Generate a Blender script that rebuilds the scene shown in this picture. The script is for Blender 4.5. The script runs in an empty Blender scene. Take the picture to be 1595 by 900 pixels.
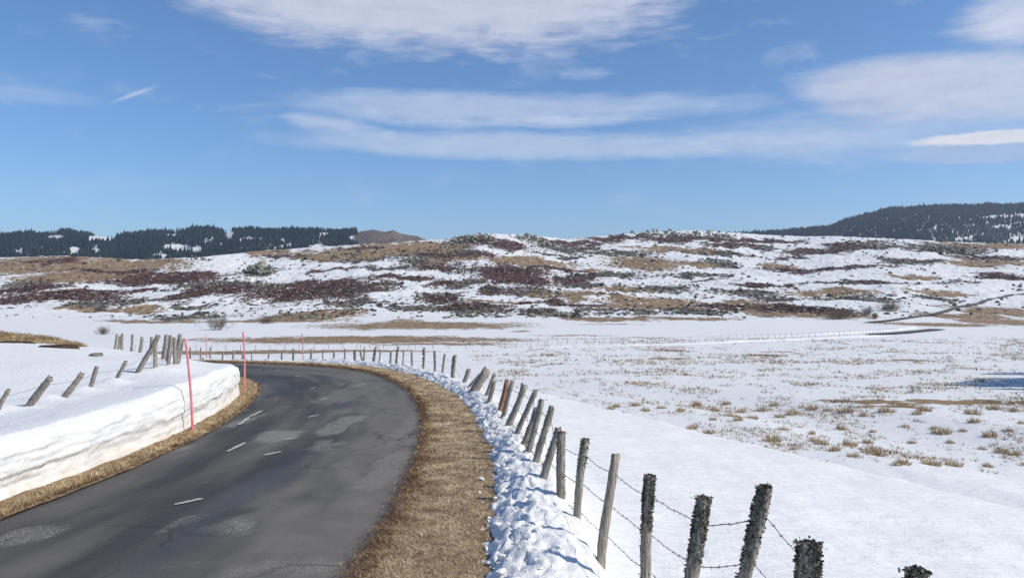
import bpy, math, random
import numpy as np
from math import radians

# ------------------------------------------------------------------ camera
F = 1228.0                      # focal length in photograph pixels (1595 wide)
scene = bpy.context.scene
cam_data = bpy.data.cameras.new("camera")
cam_data.sensor_width = 36.0
cam_data.lens = 36.0 * F / 1595.0
cam_data.clip_start = 0.05
cam_data.clip_end = 20000.0
camera = bpy.data.objects.new("camera", cam_data)
scene.collection.objects.link(camera)
camera.location = (0, 0, 0)     # eye level is z = 0; the road lies 2.45 m below
camera.rotation_euler = (radians(90), 0, 0)
scene.camera = camera

# ------------------------------------------------------------------ sun, sky
SUN_AZ, SUN_EL = 103.0, 40.0     # degrees clockwise from the view direction, above horizon
sun_data = bpy.data.lights.new("sun", 'SUN')
sun_data.energy = 3.7
sun_data.angle = radians(0.53)
sun_data.color = (1.0, 0.945, 0.85)
sun = bpy.data.objects.new("sun", sun_data)
scene.collection.objects.link(sun)
sun.rotation_euler = (radians(90 - SUN_EL), 0, radians(180 - SUN_AZ))
sun.location = (200, 30, 150)

world = bpy.data.worlds.new("World")
scene.world = world
world.use_nodes = True
SKY_STRENGTH = 0.125
scene.render.engine = 'CYCLES'
scene.cycles.max_bounces = 5
scene.cycles.diffuse_bounces = 3
scene.cycles.glossy_bounces = 2
scene.cycles.volume_bounces = 0
scene.cycles.transparent_max_bounces = 4
scene.view_settings.view_transform = 'Standard'
scene.view_settings.look = 'None'
scene.view_settings.exposure = 0.22
scene.view_settings.gamma = 1.0
scene.view_settings.use_curve_mapping = False


class NT:
    """small helper to write node trees as expressions"""
    def __init__(self, tree):
        self.t = tree
        self.n = tree.nodes
        self.l = tree.links

    def new(self, kind, **kw):
        nd = self.n.new(kind)
        for k, v in kw.items():
            setattr(nd, k, v)
        return nd

    def put(self, sock, val):
        if isinstance(val, bpy.types.NodeSocket):
            self.l.new(val, sock)
        elif val is not None:
            if hasattr(sock.default_value, '__len__') and len(sock.default_value) == 4 and len(val) == 3:
                val = (*val, 1.0)
            sock.default_value = val

    def math(self, op, a, b=None, c=None, clamp=False):
        nd = self.new('ShaderNodeMath', operation=op, use_clamp=clamp)
        for s, v in zip(nd.inputs, (a, b, c)):
            self.put(s, v)
        return nd.outputs[0]

    def smooth(self, x, lo, hi, out0=0.0, out1=1.0):
        nd = self.new('ShaderNodeMapRange', interpolation_type='SMOOTHSTEP')
        for s, v in zip(nd.inputs, (x, lo, hi, out0, out1)):
            self.put(s, v)
        return nd.outputs[0]

    def mix(self, fac, a, b):
        nd = self.new('ShaderNodeMix', data_type='RGBA')
        self.put(nd.inputs[0], fac)
        self.put(nd.inputs[6], a)
        self.put(nd.inputs[7], b)
        return nd.outputs[2]

    def noise(self, vec, scale, detail=4.0, rough=0.55, dist=0.0):
        nd = self.new('ShaderNodeTexNoise')
        if vec is not None:
            self.put(nd.inputs['Vector'], vec)
        nd.inputs['Scale'].default_value = scale
        nd.inputs['Detail'].default_value = detail
        nd.inputs['Roughness'].default_value = rough
        nd.inputs['Distortion'].default_value = dist
        return nd.outputs['Fac']

    def voro(self, vec, scale, feature='F1', out='Distance'):
        nd = self.new('ShaderNodeTexVoronoi', feature=feature)
        self.put(nd.inputs['Vector'], vec)
        nd.inputs['Scale'].default_value = scale
        return nd.outputs[out]

    def scalevec(self, vec, s):
        nd = self.new('ShaderNodeVectorMath', operation='MULTIPLY')
        self.put(nd.inputs[0], vec)
        nd.inputs[1].default_value = s
        return nd.outputs[0]

    def attr(self, name, out='Fac'):
        nd = self.new('ShaderNodeAttribute', attribute_name=name)
        return nd.outputs[out]

    def pos(self):
        return self.new('ShaderNodeNewGeometry').outputs['Position']

    def bump(self, height, strength=0.5, dist=0.05):
        nd = self.new('ShaderNodeBump')
        nd.inputs['Strength'].default_value = strength
        nd.inputs['Distance'].default_value = dist
        self.put(nd.inputs['Height'], height)
        return nd.outputs[0]


def az_el(u, v):
    """photograph pixel -> (azimuth, elevation) in degrees, for the clouds"""
    x, z = (u - 797.5) / F, (450.0 - v) / F
    return math.degrees(math.atan(x)), math.degrees(math.atan(z / math.hypot(1.0, x)))


def build_sky():
    T = NT(world.node_tree)
    T.n.clear()
    out = T.new('ShaderNodeOutputWorld')
    bg = T.new('ShaderNodeBackground')
    T.l.new(bg.outputs[0], out.inputs[0])
    sky = T.new('ShaderNodeTexSky', sky_type='NISHITA')
    sky.sun_disc = False
    sky.sun_elevation = radians(SUN_EL)
    sky.sun_rotation = radians(SUN_AZ)
    sky.altitude = 1800.0
    sky.air_density = 1.0
    sky.dust_density = 1.5
    sky.ozone_density = 5.0
    d = T.new('ShaderNodeTexCoord').outputs['Generated']
    sep = T.new('ShaderNodeSeparateXYZ')
    T.l.new(d, sep.inputs[0])
    az = T.math('MULTIPLY', T.math('ARCTAN2', sep.outputs[0], sep.outputs[1]), 57.29578)
    el = T.math('MULTIPLY', T.math('ARCSINE', sep.outputs[2]), 57.29578)
    comb = T.new('ShaderNodeCombineXYZ')
    T.l.new(az, comb.inputs[0])
    T.l.new(T.math('MULTIPLY', el, 3.2), comb.inputs[1])
    p = comb.outputs[0]
    wisp = T.noise(p, 0.16, 6.0, 0.6, 0.6)              # long soft streaks
    fine = T.noise(p, 0.9, 6.0, 0.62, 0.4)              # ragged fine structure
    comb2 = T.new('ShaderNodeCombineXYZ')
    T.l.new(T.math('MULTIPLY', az, 1.7), comb2.inputs[0])
    T.l.new(T.math('ADD', T.math('MULTIPLY', el, 1.1), T.math('MULTIPLY', az, 0.35)), comb2.inputs[1])
    ripple = T.noise(comb2.outputs[0], 1.5, 5.0, 0.55, 0.8)  # rippled underside
    broad = T.noise(p, 0.30, 4.0, 0.5, 0.3)
    comb3 = T.new('ShaderNodeCombineXYZ')
    T.l.new(az, comb3.inputs[0])
    T.l.new(T.math('MULTIPLY', el, 9.0), comb3.inputs[1])
    streak = T.noise(comb3.outputs[0], 0.22, 6.0, 0.6, 0.25)    # fine drawn-out fibres
    el_w = T.math('ADD', el, T.math('MULTIPLY_ADD', wisp, 0.8, -0.4))
    # (u0, uc, u1, v_top, v_bottom, v_axis, opacity, softness, raggedness, tilt px, colour)
    clouds = [
        (-60, 40, 190, 128, 166, 147, 0.20, 1.0, 0.5, 0, (.60, .66, .78)),
        (350, 760, 1560, 200, 254, 229, 0.60, 1.0, 0.45, 12, (.55, .62, .76)),
        (400, 680, 1330, 136, 200, 167, 0.56, 1.0, 0.45, 8, (.56, .62, .77)),
        (1000, 1400, 1900, 150, 262, 205, 0.36, 1.0, 0.5, 14, (.54, .60, .74)),
        (600, 800, 1050, 180, 204, 192, 0.35, 1.0, 0.8, -8, (.60, .66, .8)),
        (428, 480, 640, 172, 208, 188, 0.50, 1.1, 0.7, 20, (.64, .68, .79)),
        (1205, 1440, 2100, 74, 204, 126, 0.88, 0.9, 0.40, 34, (.52, .555, .68)),
        (1370, 1560, 2000, 212, 256, 236, 0.72, 0.6, 0.3, 8, (.36, .46, .66)),
        (1395, 1560, 2000, 201, 228, 213, 0.95, 0.65, 0.4, 2, (.68, .69, .75)),
        (1450, 1640, 1950, -50, 70, 26, 0.88, 0.95, 0.5, -8, (.57, .60, .71)),
        (225, 560, 1130, -150, 94, -40, 0.92, 0.8, 0.55, 16, (.53, .56, .68)),
        (860, 905, 960, 98, 130, 113, 0.30, 1.0, 1.2, 0, (.6, .66, .8)),
    ]
    base = T.new('ShaderNodeVectorMath', operation='SCALE')
    hs = T.new('ShaderNodeHueSaturation')
    hs.inputs['Saturation'].default_value = 1.10
    T.l.new(sky.outputs[0], hs.inputs['Color'])
    T.l.new(hs.outputs[0], base.inputs[0])
    base.inputs['Scale'].default_value = SKY_STRENGTH
    col = base.outputs[0]
    # thin generic veil all round the sky, as the cirrus in view implies
    veil = T.math('MULTIPLY', T.smooth(wisp, 0.52, 0.80), T.smooth(el, 2.0, 9.0))
    col = T.mix(T.math('MULTIPLY', veil, 0.35), col, (.56, .62, .77))
    for (u0, uc, u1, vt, vb, va, op, soft, rag, tilt, c) in clouds:
        a0, _ = az_el(u0, va)
        a1, _ = az_el(u1, va)
        ac, e0 = az_el(uc, va)
        _, et = az_el(uc, vt)
        _, eb = az_el(uc, vb)
        slope = -(tilt / F * 57.3) / max(a1 - a0, .1)
        da = T.math('SUBTRACT', az, ac)
        x = T.math('ADD', T.math('DIVIDE', T.math('MAXIMUM', da, 0.0), a1 - ac),
                   T.math('DIVIDE', T.math('MAXIMUM', T.math('MULTIPLY', da, -1.0), 0.0), ac - a0))
        x2 = T.math('POWER', x, 3.6 if vt < -60 else 2.0)
        dy = T.math('SUBTRACT', T.math('SUBTRACT', el_w, e0), T.math('MULTIPLY', da, slope))
        up = T.math('DIVIDE', T.math('MAXIMUM', dy, 0.0), max(et - e0, .05))
        dn = T.math('DIVIDE', T.math('MAXIMUM', T.math('MULTIPLY', dy, -1.0), 0.0), max(e0 - eb, .05))
        y2 = T.math('POWER', T.math('ADD', up, dn), 2.0)
        f = T.math('SUBTRACT', 1.0, T.math('ADD', x2, y2))
        nz = T.math('MULTIPLY', T.math('ADD', T.math('ADD', T.math('MULTIPLY_ADD', broad, 1.3, -.65), T.math('MULTIPLY_ADD', fine, .5, -.25)), T.math('MULTIPLY_ADD', streak, .9, -.45)), rag)
        f = T.math('ADD', f, nz)
        dens = T.smooth(f, 0.0, soft)
        shade = T.math('ADD', T.math('MULTIPLY', ripple, 0.12), T.math('ADD', T.math('MULTIPLY', streak, .2), T.math('MULTIPLY_ADD', broad, .25, .72)))
        cc = T.new('ShaderNodeVectorMath', operation='SCALE')
        cc.inputs[0].default_value = c
        T.l.new(shade, cc.inputs['Scale'])
        col = T.mix(T.math('MULTIPLY', dens, op), col, cc.outputs[0])
    # short vapour trail
    a0, e0 = az_el(172, 160)
    a1, e1 = az_el(246, 134)
    sl = (e1 - e0) / (a1 - a0)
    dl = T.math('SUBTRACT', T.math('SUBTRACT', el, e0), T.math('MULTIPLY', T.math('SUBTRACT', az, a0), sl))
    line = T.math('MULTIPLY', T.smooth(T.math('ABSOLUTE', dl), 0.02, 0.22, 1.0, 0.0),
                  T.math('MULTIPLY', T.smooth(az, a0 - .3, a0 + 1.2), T.smooth(az, a1 - 1.2, a1 + .3, 1.0, 0.0)))
    col = T.mix(T.math('MULTIPLY', line, 0.42), col, (.66, .72, .84))
    T.l.new(col, bg.inputs[0])
    bg.inputs[1].default_value = 1.0


build_sky()

# ------------------------------------------------------------------ numpy noise
rng = np.random.default_rng(7)
_perm = rng.permutation(4096)
_grad = rng.random((4096,)) * 2 * np.pi
_gx, _gy = np.cos(_grad), np.sin(_grad)


def _h(ix, iy):
    return _perm[(_perm[ix & 4095] + iy) & 4095]


def perlin(x, y):
    x = np.asarray(x, float); y = np.asarray(y, float)
    ix = np.floor(x).astype(np.int64); iy = np.floor(y).astype(np.int64)
    fx, fy = x - ix, y - iy
    u = fx * fx * fx * (fx * (fx * 6 - 15) + 10)
    v = fy * fy * fy * (fy * (fy * 6 - 15) + 10)

    def g(a, b, dx, dy):
        h = _h(a, b)
        return _gx[h] * dx + _gy[h] * dy
    n00 = g(ix, iy, fx, fy); n10 = g(ix + 1, iy, fx - 1, fy)
    n01 = g(ix, iy + 1, fx, fy - 1); n11 = g(ix + 1, iy + 1, fx - 1, fy - 1)
    return ((n00 * (1 - u) + n10 * u) * (1 - v) + (n01 * (1 - u) + n11 * u) * v) * 1.5


def fbm(x, y, octv=4, gain=0.5, lac=2.03):
    a, s, t = 1.0, 0.0, 0.0
    for i in range(octv):
        s = s + a * perlin(x * lac ** i + 17.3 * i, y * lac ** i - 9.1 * i)
        t += a
        a *= gain
    return s / t


def lumps(x, y, seed=0, rmin=.35, rmax=.75):
    """field of overlapping rounded lumps, 0..1"""
    ix = np.floor(x).astype(np.int64); iy = np.floor(y).astype(np.int64)
    best = np.zeros_like(x, float)
    for dx in (-1, 0, 1):
        for dy in (-1, 0, 1):
            h = _h(ix + dx + seed * 31, iy + dy + seed * 57)
            px = ix + dx + (_perm[h] / 4096.0); py = iy + dy + (_perm[(h + 91) & 4095] / 4096.0)
            r = rmin + (rmax - rmin) * (_perm[(h + 555) & 4095] / 4096.0)
            d2 = ((x - px) ** 2 + (y - py) ** 2) / (r * r)
            best = np.maximum(best, r / rmax * np.sqrt(np.clip(1 - d2, 0, 1)))
    return best


def sstep(x, a, b):
    t = np.clip((x - a) / (b - a), 0, 1)
    return t * t * (3 - 2 * t)


# ------------------------------------------------------------------ mesh helpers
def mesh_of(name, verts, faces, smooth=True):
    """verts (N,3) array, faces (M,k) array or list of such arrays"""
    if not isinstance(faces, list):
        faces = [faces]
    me = bpy.data.meshes.new(name)
    verts = np.ascontiguousarray(verts, np.float32)
    me.vertices.add(len(verts))
    me.vertices.foreach_set('co', verts.ravel())
    nl = sum(f.size for f in faces); nf = sum(len(f) for f in faces)
    me.loops.add(nl)
    me.loops.foreach_set('vertex_index', np.concatenate([f.ravel() for f in faces]).astype(np.int32))
    me.polygons.add(nf)
    tot = np.concatenate([np.full(len(f), f.shape[1]) for f in faces]).astype(np.int32)
    st = np.concatenate([[0], np.cumsum(tot)[:-1]]).astype(np.int32)
    me.polygons.foreach_set('loop_start', st)
    me.polygons.foreach_set('loop_total', tot)
    me.polygons.foreach_set('use_smooth', np.full(nf, smooth))
    me.update(calc_edges=True)
    return me


def grid_faces(r, c):
    i = np.arange(r * c).reshape(r, c)
    return np.stack([i[:-1, :-1], i[:-1, 1:], i[1:, 1:], i[1:, :-1]], -1).reshape(-1, 4)


def add_attr(me, name, vals):
    a = me.attributes.new(name, 'FLOAT', 'POINT')
    a.data.foreach_set('value', np.ascontiguousarray(vals, np.float32).ravel())


def link(name, me, mat=None, parent=None, loc=None, label=None, cat=None, group=None, kind=None):
    o = bpy.data.objects.new(name, me)
    scene.collection.objects.link(o)
    if mat is not None and me is not None and not me.materials:
        me.materials.append(mat)
    if parent is not None:
        o.parent = parent
    if loc is not None:
        o.location = loc
    if label: o['label'] = label
    if cat: o['category'] = cat
    if group: o['group'] = group
    if kind: o['kind'] = kind
    return o


def tile(sv, sf, pos, scale, rotz, tilt=None):
    """copies of a small mesh merged into arrays; pos (N,3), scale (N,3), rotz (N)"""
    n, k = len(pos), len(sv)
    v = sv[None] * scale[:, None, :]
    if tilt is not None:        # shear the top sideways
        v[..., 0] += v[..., 2] * tilt[:, 0, None]
        v[..., 1] += v[..., 2] * tilt[:, 1, None]
    c, s = np.cos(rotz)[:, None], np.sin(rotz)[:, None]
    x = v[..., 0] * c - v[..., 1] * s
    y = v[..., 0] * s + v[..., 1] * c
    v = np.stack([x, y, v[..., 2]], -1) + pos[:, None, :]
    f = sf[None] + (np.arange(n) * k)[:, None, None]
    return v.reshape(-1, 3), f.reshape(-1, sf.shape[1])


def tube(pts, rad, sides=6, cap=True, jitter=0.0, rs=None):
    """tapered tube along points; returns verts, [quads, tris]"""
    pts = np.asarray(pts, float); n = len(pts)
    rad = np.broadcast_to(np.asarray(rad, float), (n,))
    tan = np.gradient(pts, axis=0)
    tan /= np.linalg.norm(tan, axis=1)[:, None] + 1e-9
    ref = np.array([0, 1.0, 0.03]) if abs(tan[:, 2]).mean() > .6 else np.array([0, 0, 1.0])
    a = np.cross(tan, ref); a /= np.linalg.norm(a, axis=1)[:, None] + 1e-9
    b = np.cross(tan, a)
    th = np.arange(sides) * 2 * np.pi / sides
    rr = rad[:, None] * np.ones(sides)[None]
    if jitter:
        rr = rr * (1 + jitter * rs.normal(size=(n, sides)) * .5 + jitter * rs.normal(size=(1, sides)))
    v = pts[:, None] + rr[..., None] * (np.cos(th)[None, :, None] * a[:, None] + np.sin(th)[None, :, None] * b[:, None])
    v = v.reshape(-1, 3)
    i = np.arange(n * sides).reshape(n, sides)
    j = np.roll(i, -1, axis=1)
    q = np.stack([i[:-1], j[:-1], j[1:], i[1:]], -1).reshape(-1, 4)
    fs = [q]
    if cap:
        m = len(v)
        v = np.vstack([v, pts[-1] + tan[-1] * rad[-1] * .15])
        t = np.stack([i[-1], j[-1], np.full(sides, m)], -1)
        fs.append(t)
    return v, fs


def join(parts):
    """[(verts, [faces...])] -> verts, [quads, tris]"""
    vs, qs, ts, n = [], [], [], 0
    for v, fs in parts:
        for f in fs:
            (qs if f.shape[1] == 4 else ts).append(f + n)
        vs.append(v); n += len(v)
    out = []
    if qs: out.append(np.concatenate(qs))
    if ts: out.append(np.concatenate(ts))
    return np.concatenate(vs), out


# ------------------------------------------------------------------ materials
def material(name):
    m = bpy.data.materials.new(name)
    m.use_nodes = True
    T = NT(m.node_tree)
    b = T.n['Principled BSDF']
    return m, T, b


SNOW = (.745, .740, .720)
GRASS_A, GRASS_B = (.34, .235, .125), (.22, .14, .07)
HEATH = (.068, .030, .022)


def snow_bump(T, pos, near=True):
    h = T.math('ADD', T.math('MULTIPLY', T.noise(T.scalevec(pos, (1.0, 2.2, 1.0)), 2.2, 5, .6), 1.0),
               T.math('MULTIPLY', T.noise(pos, 28.0, 3, .6), 0.12))
    return T.bump(h, 0.8, 0.09)


def mat_ground(name="snowy_ground", sy=1.0):
    """snow with patches of dead grass (g), heather (h) and stony ground (r)"""
    m, T, b = material(name)
    gpos = T.pos()
    pos = T.scalevec(gpos, (1.0, sy, 1.0))
    n1 = T.noise(pos, 0.22, 5, .65)
    n2 = T.noise(pos, 0.9, 4, .6)
    n3 = T.noise(pos, 6.0, 3, .6)
    nn = T.math('ADD', T.math('MULTIPLY', n1, .95), T.math('MULTIPLY', n2, 1.05))     # around 1.0
    edge = T.math('MULTIPLY_ADD', nn, 1.75, -1.70)

    def mask(name, lo=.46, hi=.56):
        at_ = T.attr(name)
        return T.math('MULTIPLY', T.smooth(T.math('ADD', at_, edge), lo, hi), T.smooth(at_, .04, .22))
    g, h, r = mask('grass'), mask('heather'), T.attr('stony')
    dirt = T.attr('dirt')
    gcol = T.mix(T.smooth(n1, .35, .65), GRASS_A, GRASS_B)
    gcol = T.mix(T.smooth(n3, .4, .75), gcol, (.17, .105, .055))
    hcol = T.mix(T.smooth(n2, .35, .7), HEATH, (.130, .066, .044))
    scol = T.mix(T.math('MULTIPLY', dirt, T.smooth(n2, .3, .7)), SNOW, (.62, .50, .36))
    # stony ground: melted-out turf, dark scrub and stones breaking the snow into specks
    sp = T.math('ADD', T.noise(pos, 0.42 if sy < 1 else .55, 4, .7), T.math('MULTIPLY_ADD', r, .46, -.28))
    spk = T.math('MULTIPLY', T.smooth(sp, .47, .53), T.smooth(r, .08, .3))
    rc = T.mix(T.smooth(T.noise(pos, .35, 3, .6), .42, .58), (.045, .034, .028), (.19, .165, .125))
    c = T.mix(spk, scol, rc)
    c = T.mix(g, c, gcol)
    c = T.mix(h, c, hcol)
    # last snow left lying in the bare patches
    left = T.math('MULTIPLY', T.smooth(T.noise(pos, .42, 3, .6), .62, .67), .9)
    c = T.mix(T.math('MULTIPLY', left, T.math('MAXIMUM', g, h)), c, SNOW)
    T.put(b.inputs['Base Color'], c)
    b.inputs['Roughness'].default_value = .75
    b.inputs['Specular IOR Level'].default_value = .25
    T.put(b.inputs['Normal'], snow_bump(T, gpos))
    return m


def mat_bank():
    m, T, b = material("ploughed_snow")
    pos = T.pos()
    dirt = T.attr('dirt')
    n = T.noise(pos, 3.5, 5, .65)
    n2 = T.noise(T.scalevec(pos, (1, 1, 5)), 2.2, 4, .6)
    f = T.math('MULTIPLY', dirt, T.smooth(T.math('ADD', n, T.math('MULTIPLY', n2, .5)), .45, 1.0))
    c = T.mix(f, (.775, .77, .75), (.60, .48, .33))
    sp = T.math('MULTIPLY', T.smooth(T.noise(pos, 60, 2, .5), .70, .76), T.math('MULTIPLY', dirt, .7))
    c = T.mix(sp, c, (.25, .19, .13))
    T.put(b.inputs['Base Color'], c)
    b.inputs['Roughness'].default_value = .7
    b.inputs['Specular IOR Level'].default_value = .25
    hh = T.math('ADD', T.noise(pos, 9.0, 5, .65), T.math('MULTIPLY', T.noise(pos, 50, 3, .6), .2))
    T.put(b.inputs['Normal'], T.bump(hh, .6, .06))
    return m


def mat_road():
    m, T, b = material("worn_asphalt")
    pos = T.pos()
    tone, old, damp = T.attr('tone'), T.attr('old'), T.attr('damp')
    agg = T.voro(pos, 34.0)
    n = T.noise(pos, 1.3, 5, .6)
    n2 = T.noise(pos, 14.0, 4, .65)
    c = T.mix(tone, (.047, .047, .046), (.158, .145, .126))
    c = T.mix(T.math('MULTIPLY', T.smooth(n, .35, .7), .30), c, (.060, .058, .055))
    c = T.mix(T.math('MULTIPLY', T.smooth(n2, .50, .75), .35), c, (.12, .112, .10))
    c = T.mix(T.math('MULTIPLY', old, .45), c, (.20, .19, .17))
    chip = T.math('MULTIPLY', old, T.smooth(agg, .30, .48, 1.0, 0.0))
    c = T.mix(T.math('MULTIPLY', chip, .8), c, (.40, .375, .33))
    c = T.mix(T.math('MULTIPLY', damp, .6), c, (.022, .024, .030))
    wpos = T.new('ShaderNodeVectorMath', operation='ADD')
    T.put(wpos.inputs[0], pos)
    nz3 = T.new('ShaderNodeTexNoise'); nz3.inputs['Scale'].default_value = 1.6; T.put(nz3.inputs['Vector'], pos)
    T.put(wpos.inputs[1], T.scalevec(nz3.outputs['Color'], (.6, .6, 0)))
    crack = T.smooth(T.voro(wpos.outputs[0], .55, 'DISTANCE_TO_EDGE'), .004, .022, 1.0, 0.0)
    crack = T.math('MULTIPLY', crack, T.smooth(T.noise(pos, .5, 2, .5), .50, .60))
    c = T.mix(T.math('MULTIPLY', crack, .5), c, (.018, .018, .018))
    grit = T.math('MULTIPLY', T.smooth(T.noise(pos, 120, 1, .5), .68, .74), .5)
    c = T.mix(grit, c, (.20, .185, .165))
    T.put(b.inputs['Base Color'], c)
    T.put(b.inputs['Roughness'], T.math('MULTIPLY_ADD', damp, -.28, .80))
    b.inputs['Specular IOR Level'].default_value = .22
    T.put(b.inputs['Normal'], T.bump(T.math('ADD', agg, n2), .35, .006))
    return m


def mat_simple(name, c1, c2, scale=3.0, rough=.85, stretch=(1, 1, 1), bump=.3, bdist=.02, lo=.35, hi=.65, tint=False, spec=.2):
    m, T, b = material(name)
    co = T.new('ShaderNodeTexCoord').outputs['Object']
    p = T.scalevec(co, stretch)
    n = T.noise(p, scale, 5, .62)
    c = T.mix(T.smooth(n, lo, hi), c1, c2)
    if tint:
        nd = T.new('ShaderNodeHueSaturation')
        T.put(nd.inputs['Value'], T.math('MULTIPLY_ADD', T.attr('tint'), .9, .55))
        T.put(nd.inputs['Color'], c)
        c = nd.outputs[0]
    T.put(b.inputs['Base Color'], c)
    b.inputs['Roughness'].default_value = rough
    b.inputs['Specular IOR Level'].default_value = spec
    if bump:
        T.put(b.inputs['Normal'], T.bump(n, bump, bdist))
    return m


def mat_blades(name, cols):
    """cols: four colours picked along the 'tint' attribute"""
    m, T, b = material(name)
    rp = T.new('ShaderNodeValToRGB')
    el = rp.color_ramp.elements
    el[0].color = (*cols[0], 1); el[1].color = (*cols[-1], 1)
    for i, c in enumerate(cols[1:-1]):
        e = el.new((i + 1) / (len(cols) - 1)); e.color = (*c, 1)
    T.put(rp.inputs[0], T.attr('tint'))
    T.put(b.inputs['Base Color'], rp.outputs[0])
    b.inputs['Roughness'].default_value = .8
    b.inputs['Specular IOR Level'].default_value = .15
    return m


M_ground = mat_ground()
M_hill = mat_ground("snowy_moor", .28)
M_bank = mat_bank()
M_road = mat_road()
M_paint = mat_simple("worn_road_paint", (.44, .43, .40), (.12, .115, .11), 26, .7, bump=.2, bdist=.002, lo=.52, hi=.66)
M_wood = mat_simple("weathered_post_wood", (.38, .345, .295), (.16, .135, .115), 16, .9, (4, 4, .35), .8, .012)
M_wood2 = mat_simple("pale_post_wood", (.40, .36, .30), (.19, .16, .13), 16, .9, (4, 4, .35), .8, .012)
M_woodred = mat_simple("reddish_post_wood", (.36, .20, .12), (.16, .09, .06), 14, .9, (4, 4, .35), .8, .012)
M_lichen = mat_blades("post_lichen", [(.060, .053, .048), (.12, .11, .092), (.20, .185, .14), (.36, .34, .25)])
M_wire = mat_simple("rusty_wire", (.055, .045, .040), (.10, .07, .055), 30, .7, bump=0)
M_pole = mat_simple("faded_red_plastic", (.70, .17, .19), (.76, .30, .30), 5, .5, bump=0, spec=.4)
M_verge = mat_simple("matted_dead_turf", (.31, .22, .13), (.15, .095, .058), 7, .95, bump=.8, bdist=.05)
M_soil = mat_simple("bare_soil", (.09, .058, .04), (.05, .03, .022), 8, .95, bump=.9, bdist=.05)
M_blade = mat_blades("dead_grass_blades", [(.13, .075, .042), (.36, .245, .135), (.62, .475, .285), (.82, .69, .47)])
M_rock = mat_simple("lichened_granite", (.085, .08, .072), (.31, .29, .215), .9, .9, bump=.9, bdist=.25, tint=True)
M_heath = mat_blades("heather_twigs", [(.030, .016, .012), (.055, .026, .018), (.09, .044, .028), (.16, .095, .055)])
M_conif = mat_blades("conifer_foliage", [(.009, .018, .022), (.014, .026, .028), (.024, .038, .034), (.09, .078, .075)])
M_twig = mat_simple("bare_twigs", (.15, .115, .085), (.24, .19, .14), 4, .9, bump=0)
M_bark = mat_simple("conifer_bark", (.10, .07, .05), (.05, .035, .025), 8, .9, (3, 3, .5))


# ------------------------------------------------------------------ lie of the land
# z is relative to eye level.  (u, v) are photograph pixels used to survey points.
def at(u, v, Y):
    return np.array([(u - 797.5) / F * Y, Y, -(v - 450.0) / F * Y])


def road_z(y):
    return -2.45 - 0.0383 * np.asarray(y, float)


def on_road(u, v):
    k = (v - 450.0) / F
    Y = 2.45 / (k - 0.0383)
    return np.array([(u - 797.5) / F * Y, Y])


def resample(pts, step):
    pts = np.asarray(pts, float)
    # Catmull-Rom through the points, then even spacing
    P = np.vstack([2 * pts[0] - pts[1], pts, 2 * pts[-1] - pts[-2]])
    out = []
    for i in range(1, len(P) - 2):
        t = np.linspace(0, 1, 24, endpoint=False)[:, None]
        p0, p1, p2, p3 = P[i - 1], P[i], P[i + 1], P[i + 2]
        out.append(.5 * ((2 * p1) + (-p0 + p2) * t + (2 * p0 - 5 * p1 + 4 * p2 - p3) * t ** 2 + (-p0 + 3 * p1 - 3 * p2 + p3) * t ** 3))
    out.append(pts[-1:])
    c = np.vstack(out)
    d = np.concatenate([[0], np.cumsum(np.linalg.norm(np.diff(c, axis=0), axis=1))])
    n = max(2, int(d[-1] / step) + 1)
    s = np.linspace(0, d[-1], n)
    return np.stack([np.interp(s, d, c[:, k]) for k in range(c.shape[1])], 1)


RIGHT_EDGE = resample([(-1.6, -14), (-1.58, 0), (-1.56, 7.5), (-1.54, 10), (-1.65, 13), (-1.9, 16.4), (-2.45, 21), (-3.5, 26.6),
                       (-5.3, 32.8), (-7.6, 37.9), (-10.9, 41.6), (-15, 43.8), (-20, 45), (-30, 46.4), (-45, 47.5), (-62, 48)], .25)
LEFT_EDGE = resample([(-6.4, -14), (-6.38, 0), (-6.36, 6), (-6.34, 10), (-6.34, 12.8), (-6.58, 16.4), (-7.2, 20.5), (-8.05, 24.4), (-8.95, 27.6),
                      (-10.3, 30.8), (-12.4, 34), (-15.8, 37), (-21, 39.3), (-30, 41), (-45, 42.2), (-62, 42.8)], .25)


def normals2(p):
    t = np.gradient(p, axis=0)
    t /= np.linalg.norm(t, axis=1)[:, None]
    return np.stack([t[:, 1], -t[:, 0]], 1), t          # right-hand normal


RE_N, RE_T = normals2(RIGHT_EDGE)


def side_distance(x, y, line=RIGHT_EDGE, nrm=RE_N):
    """signed distance, positive on the outer (right) side"""
    x = np.asarray(x, float).ravel(); y = np.asarray(y, float).ravel()
    s = np.empty_like(x)
    for a in range(0, len(x), 20000):
        dx = x[a:a + 20000, None] - line[None, :, 0]; dy = y[a:a + 20000, None] - line[None, :, 1]
        d2 = dx * dx + dy * dy
        k = d2.argmin(1); r = np.arange(len(k))
        sg = np.sign(dx[r, k] * nrm[k, 0] + dy[r, k] * nrm[k, 1])
        s[a:a + 20000] = np.sqrt(d2[r, k]) * sg
    return s


_my = np.linspace(-30, 420, 2251)
_mz = np.interp(_my, [-30, 0, 10, 20, 30, 45, 60, 90, 120, 160, 190, 260, 340, 420],
                [-4.3, -4.6, -4.85, -5.2, -5.6, -6.4, -7.15, -8.75, -10.2, -11.75, -12.5, -13.9, -13.9, -13.0])
_k = np.exp(-np.linspace(-2.5, 2.5, 41) ** 2); _k /= _k.sum()
_mz = np.convolve(np.pad(_mz, 20, mode='edge'), _k, mode='valid')

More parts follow.
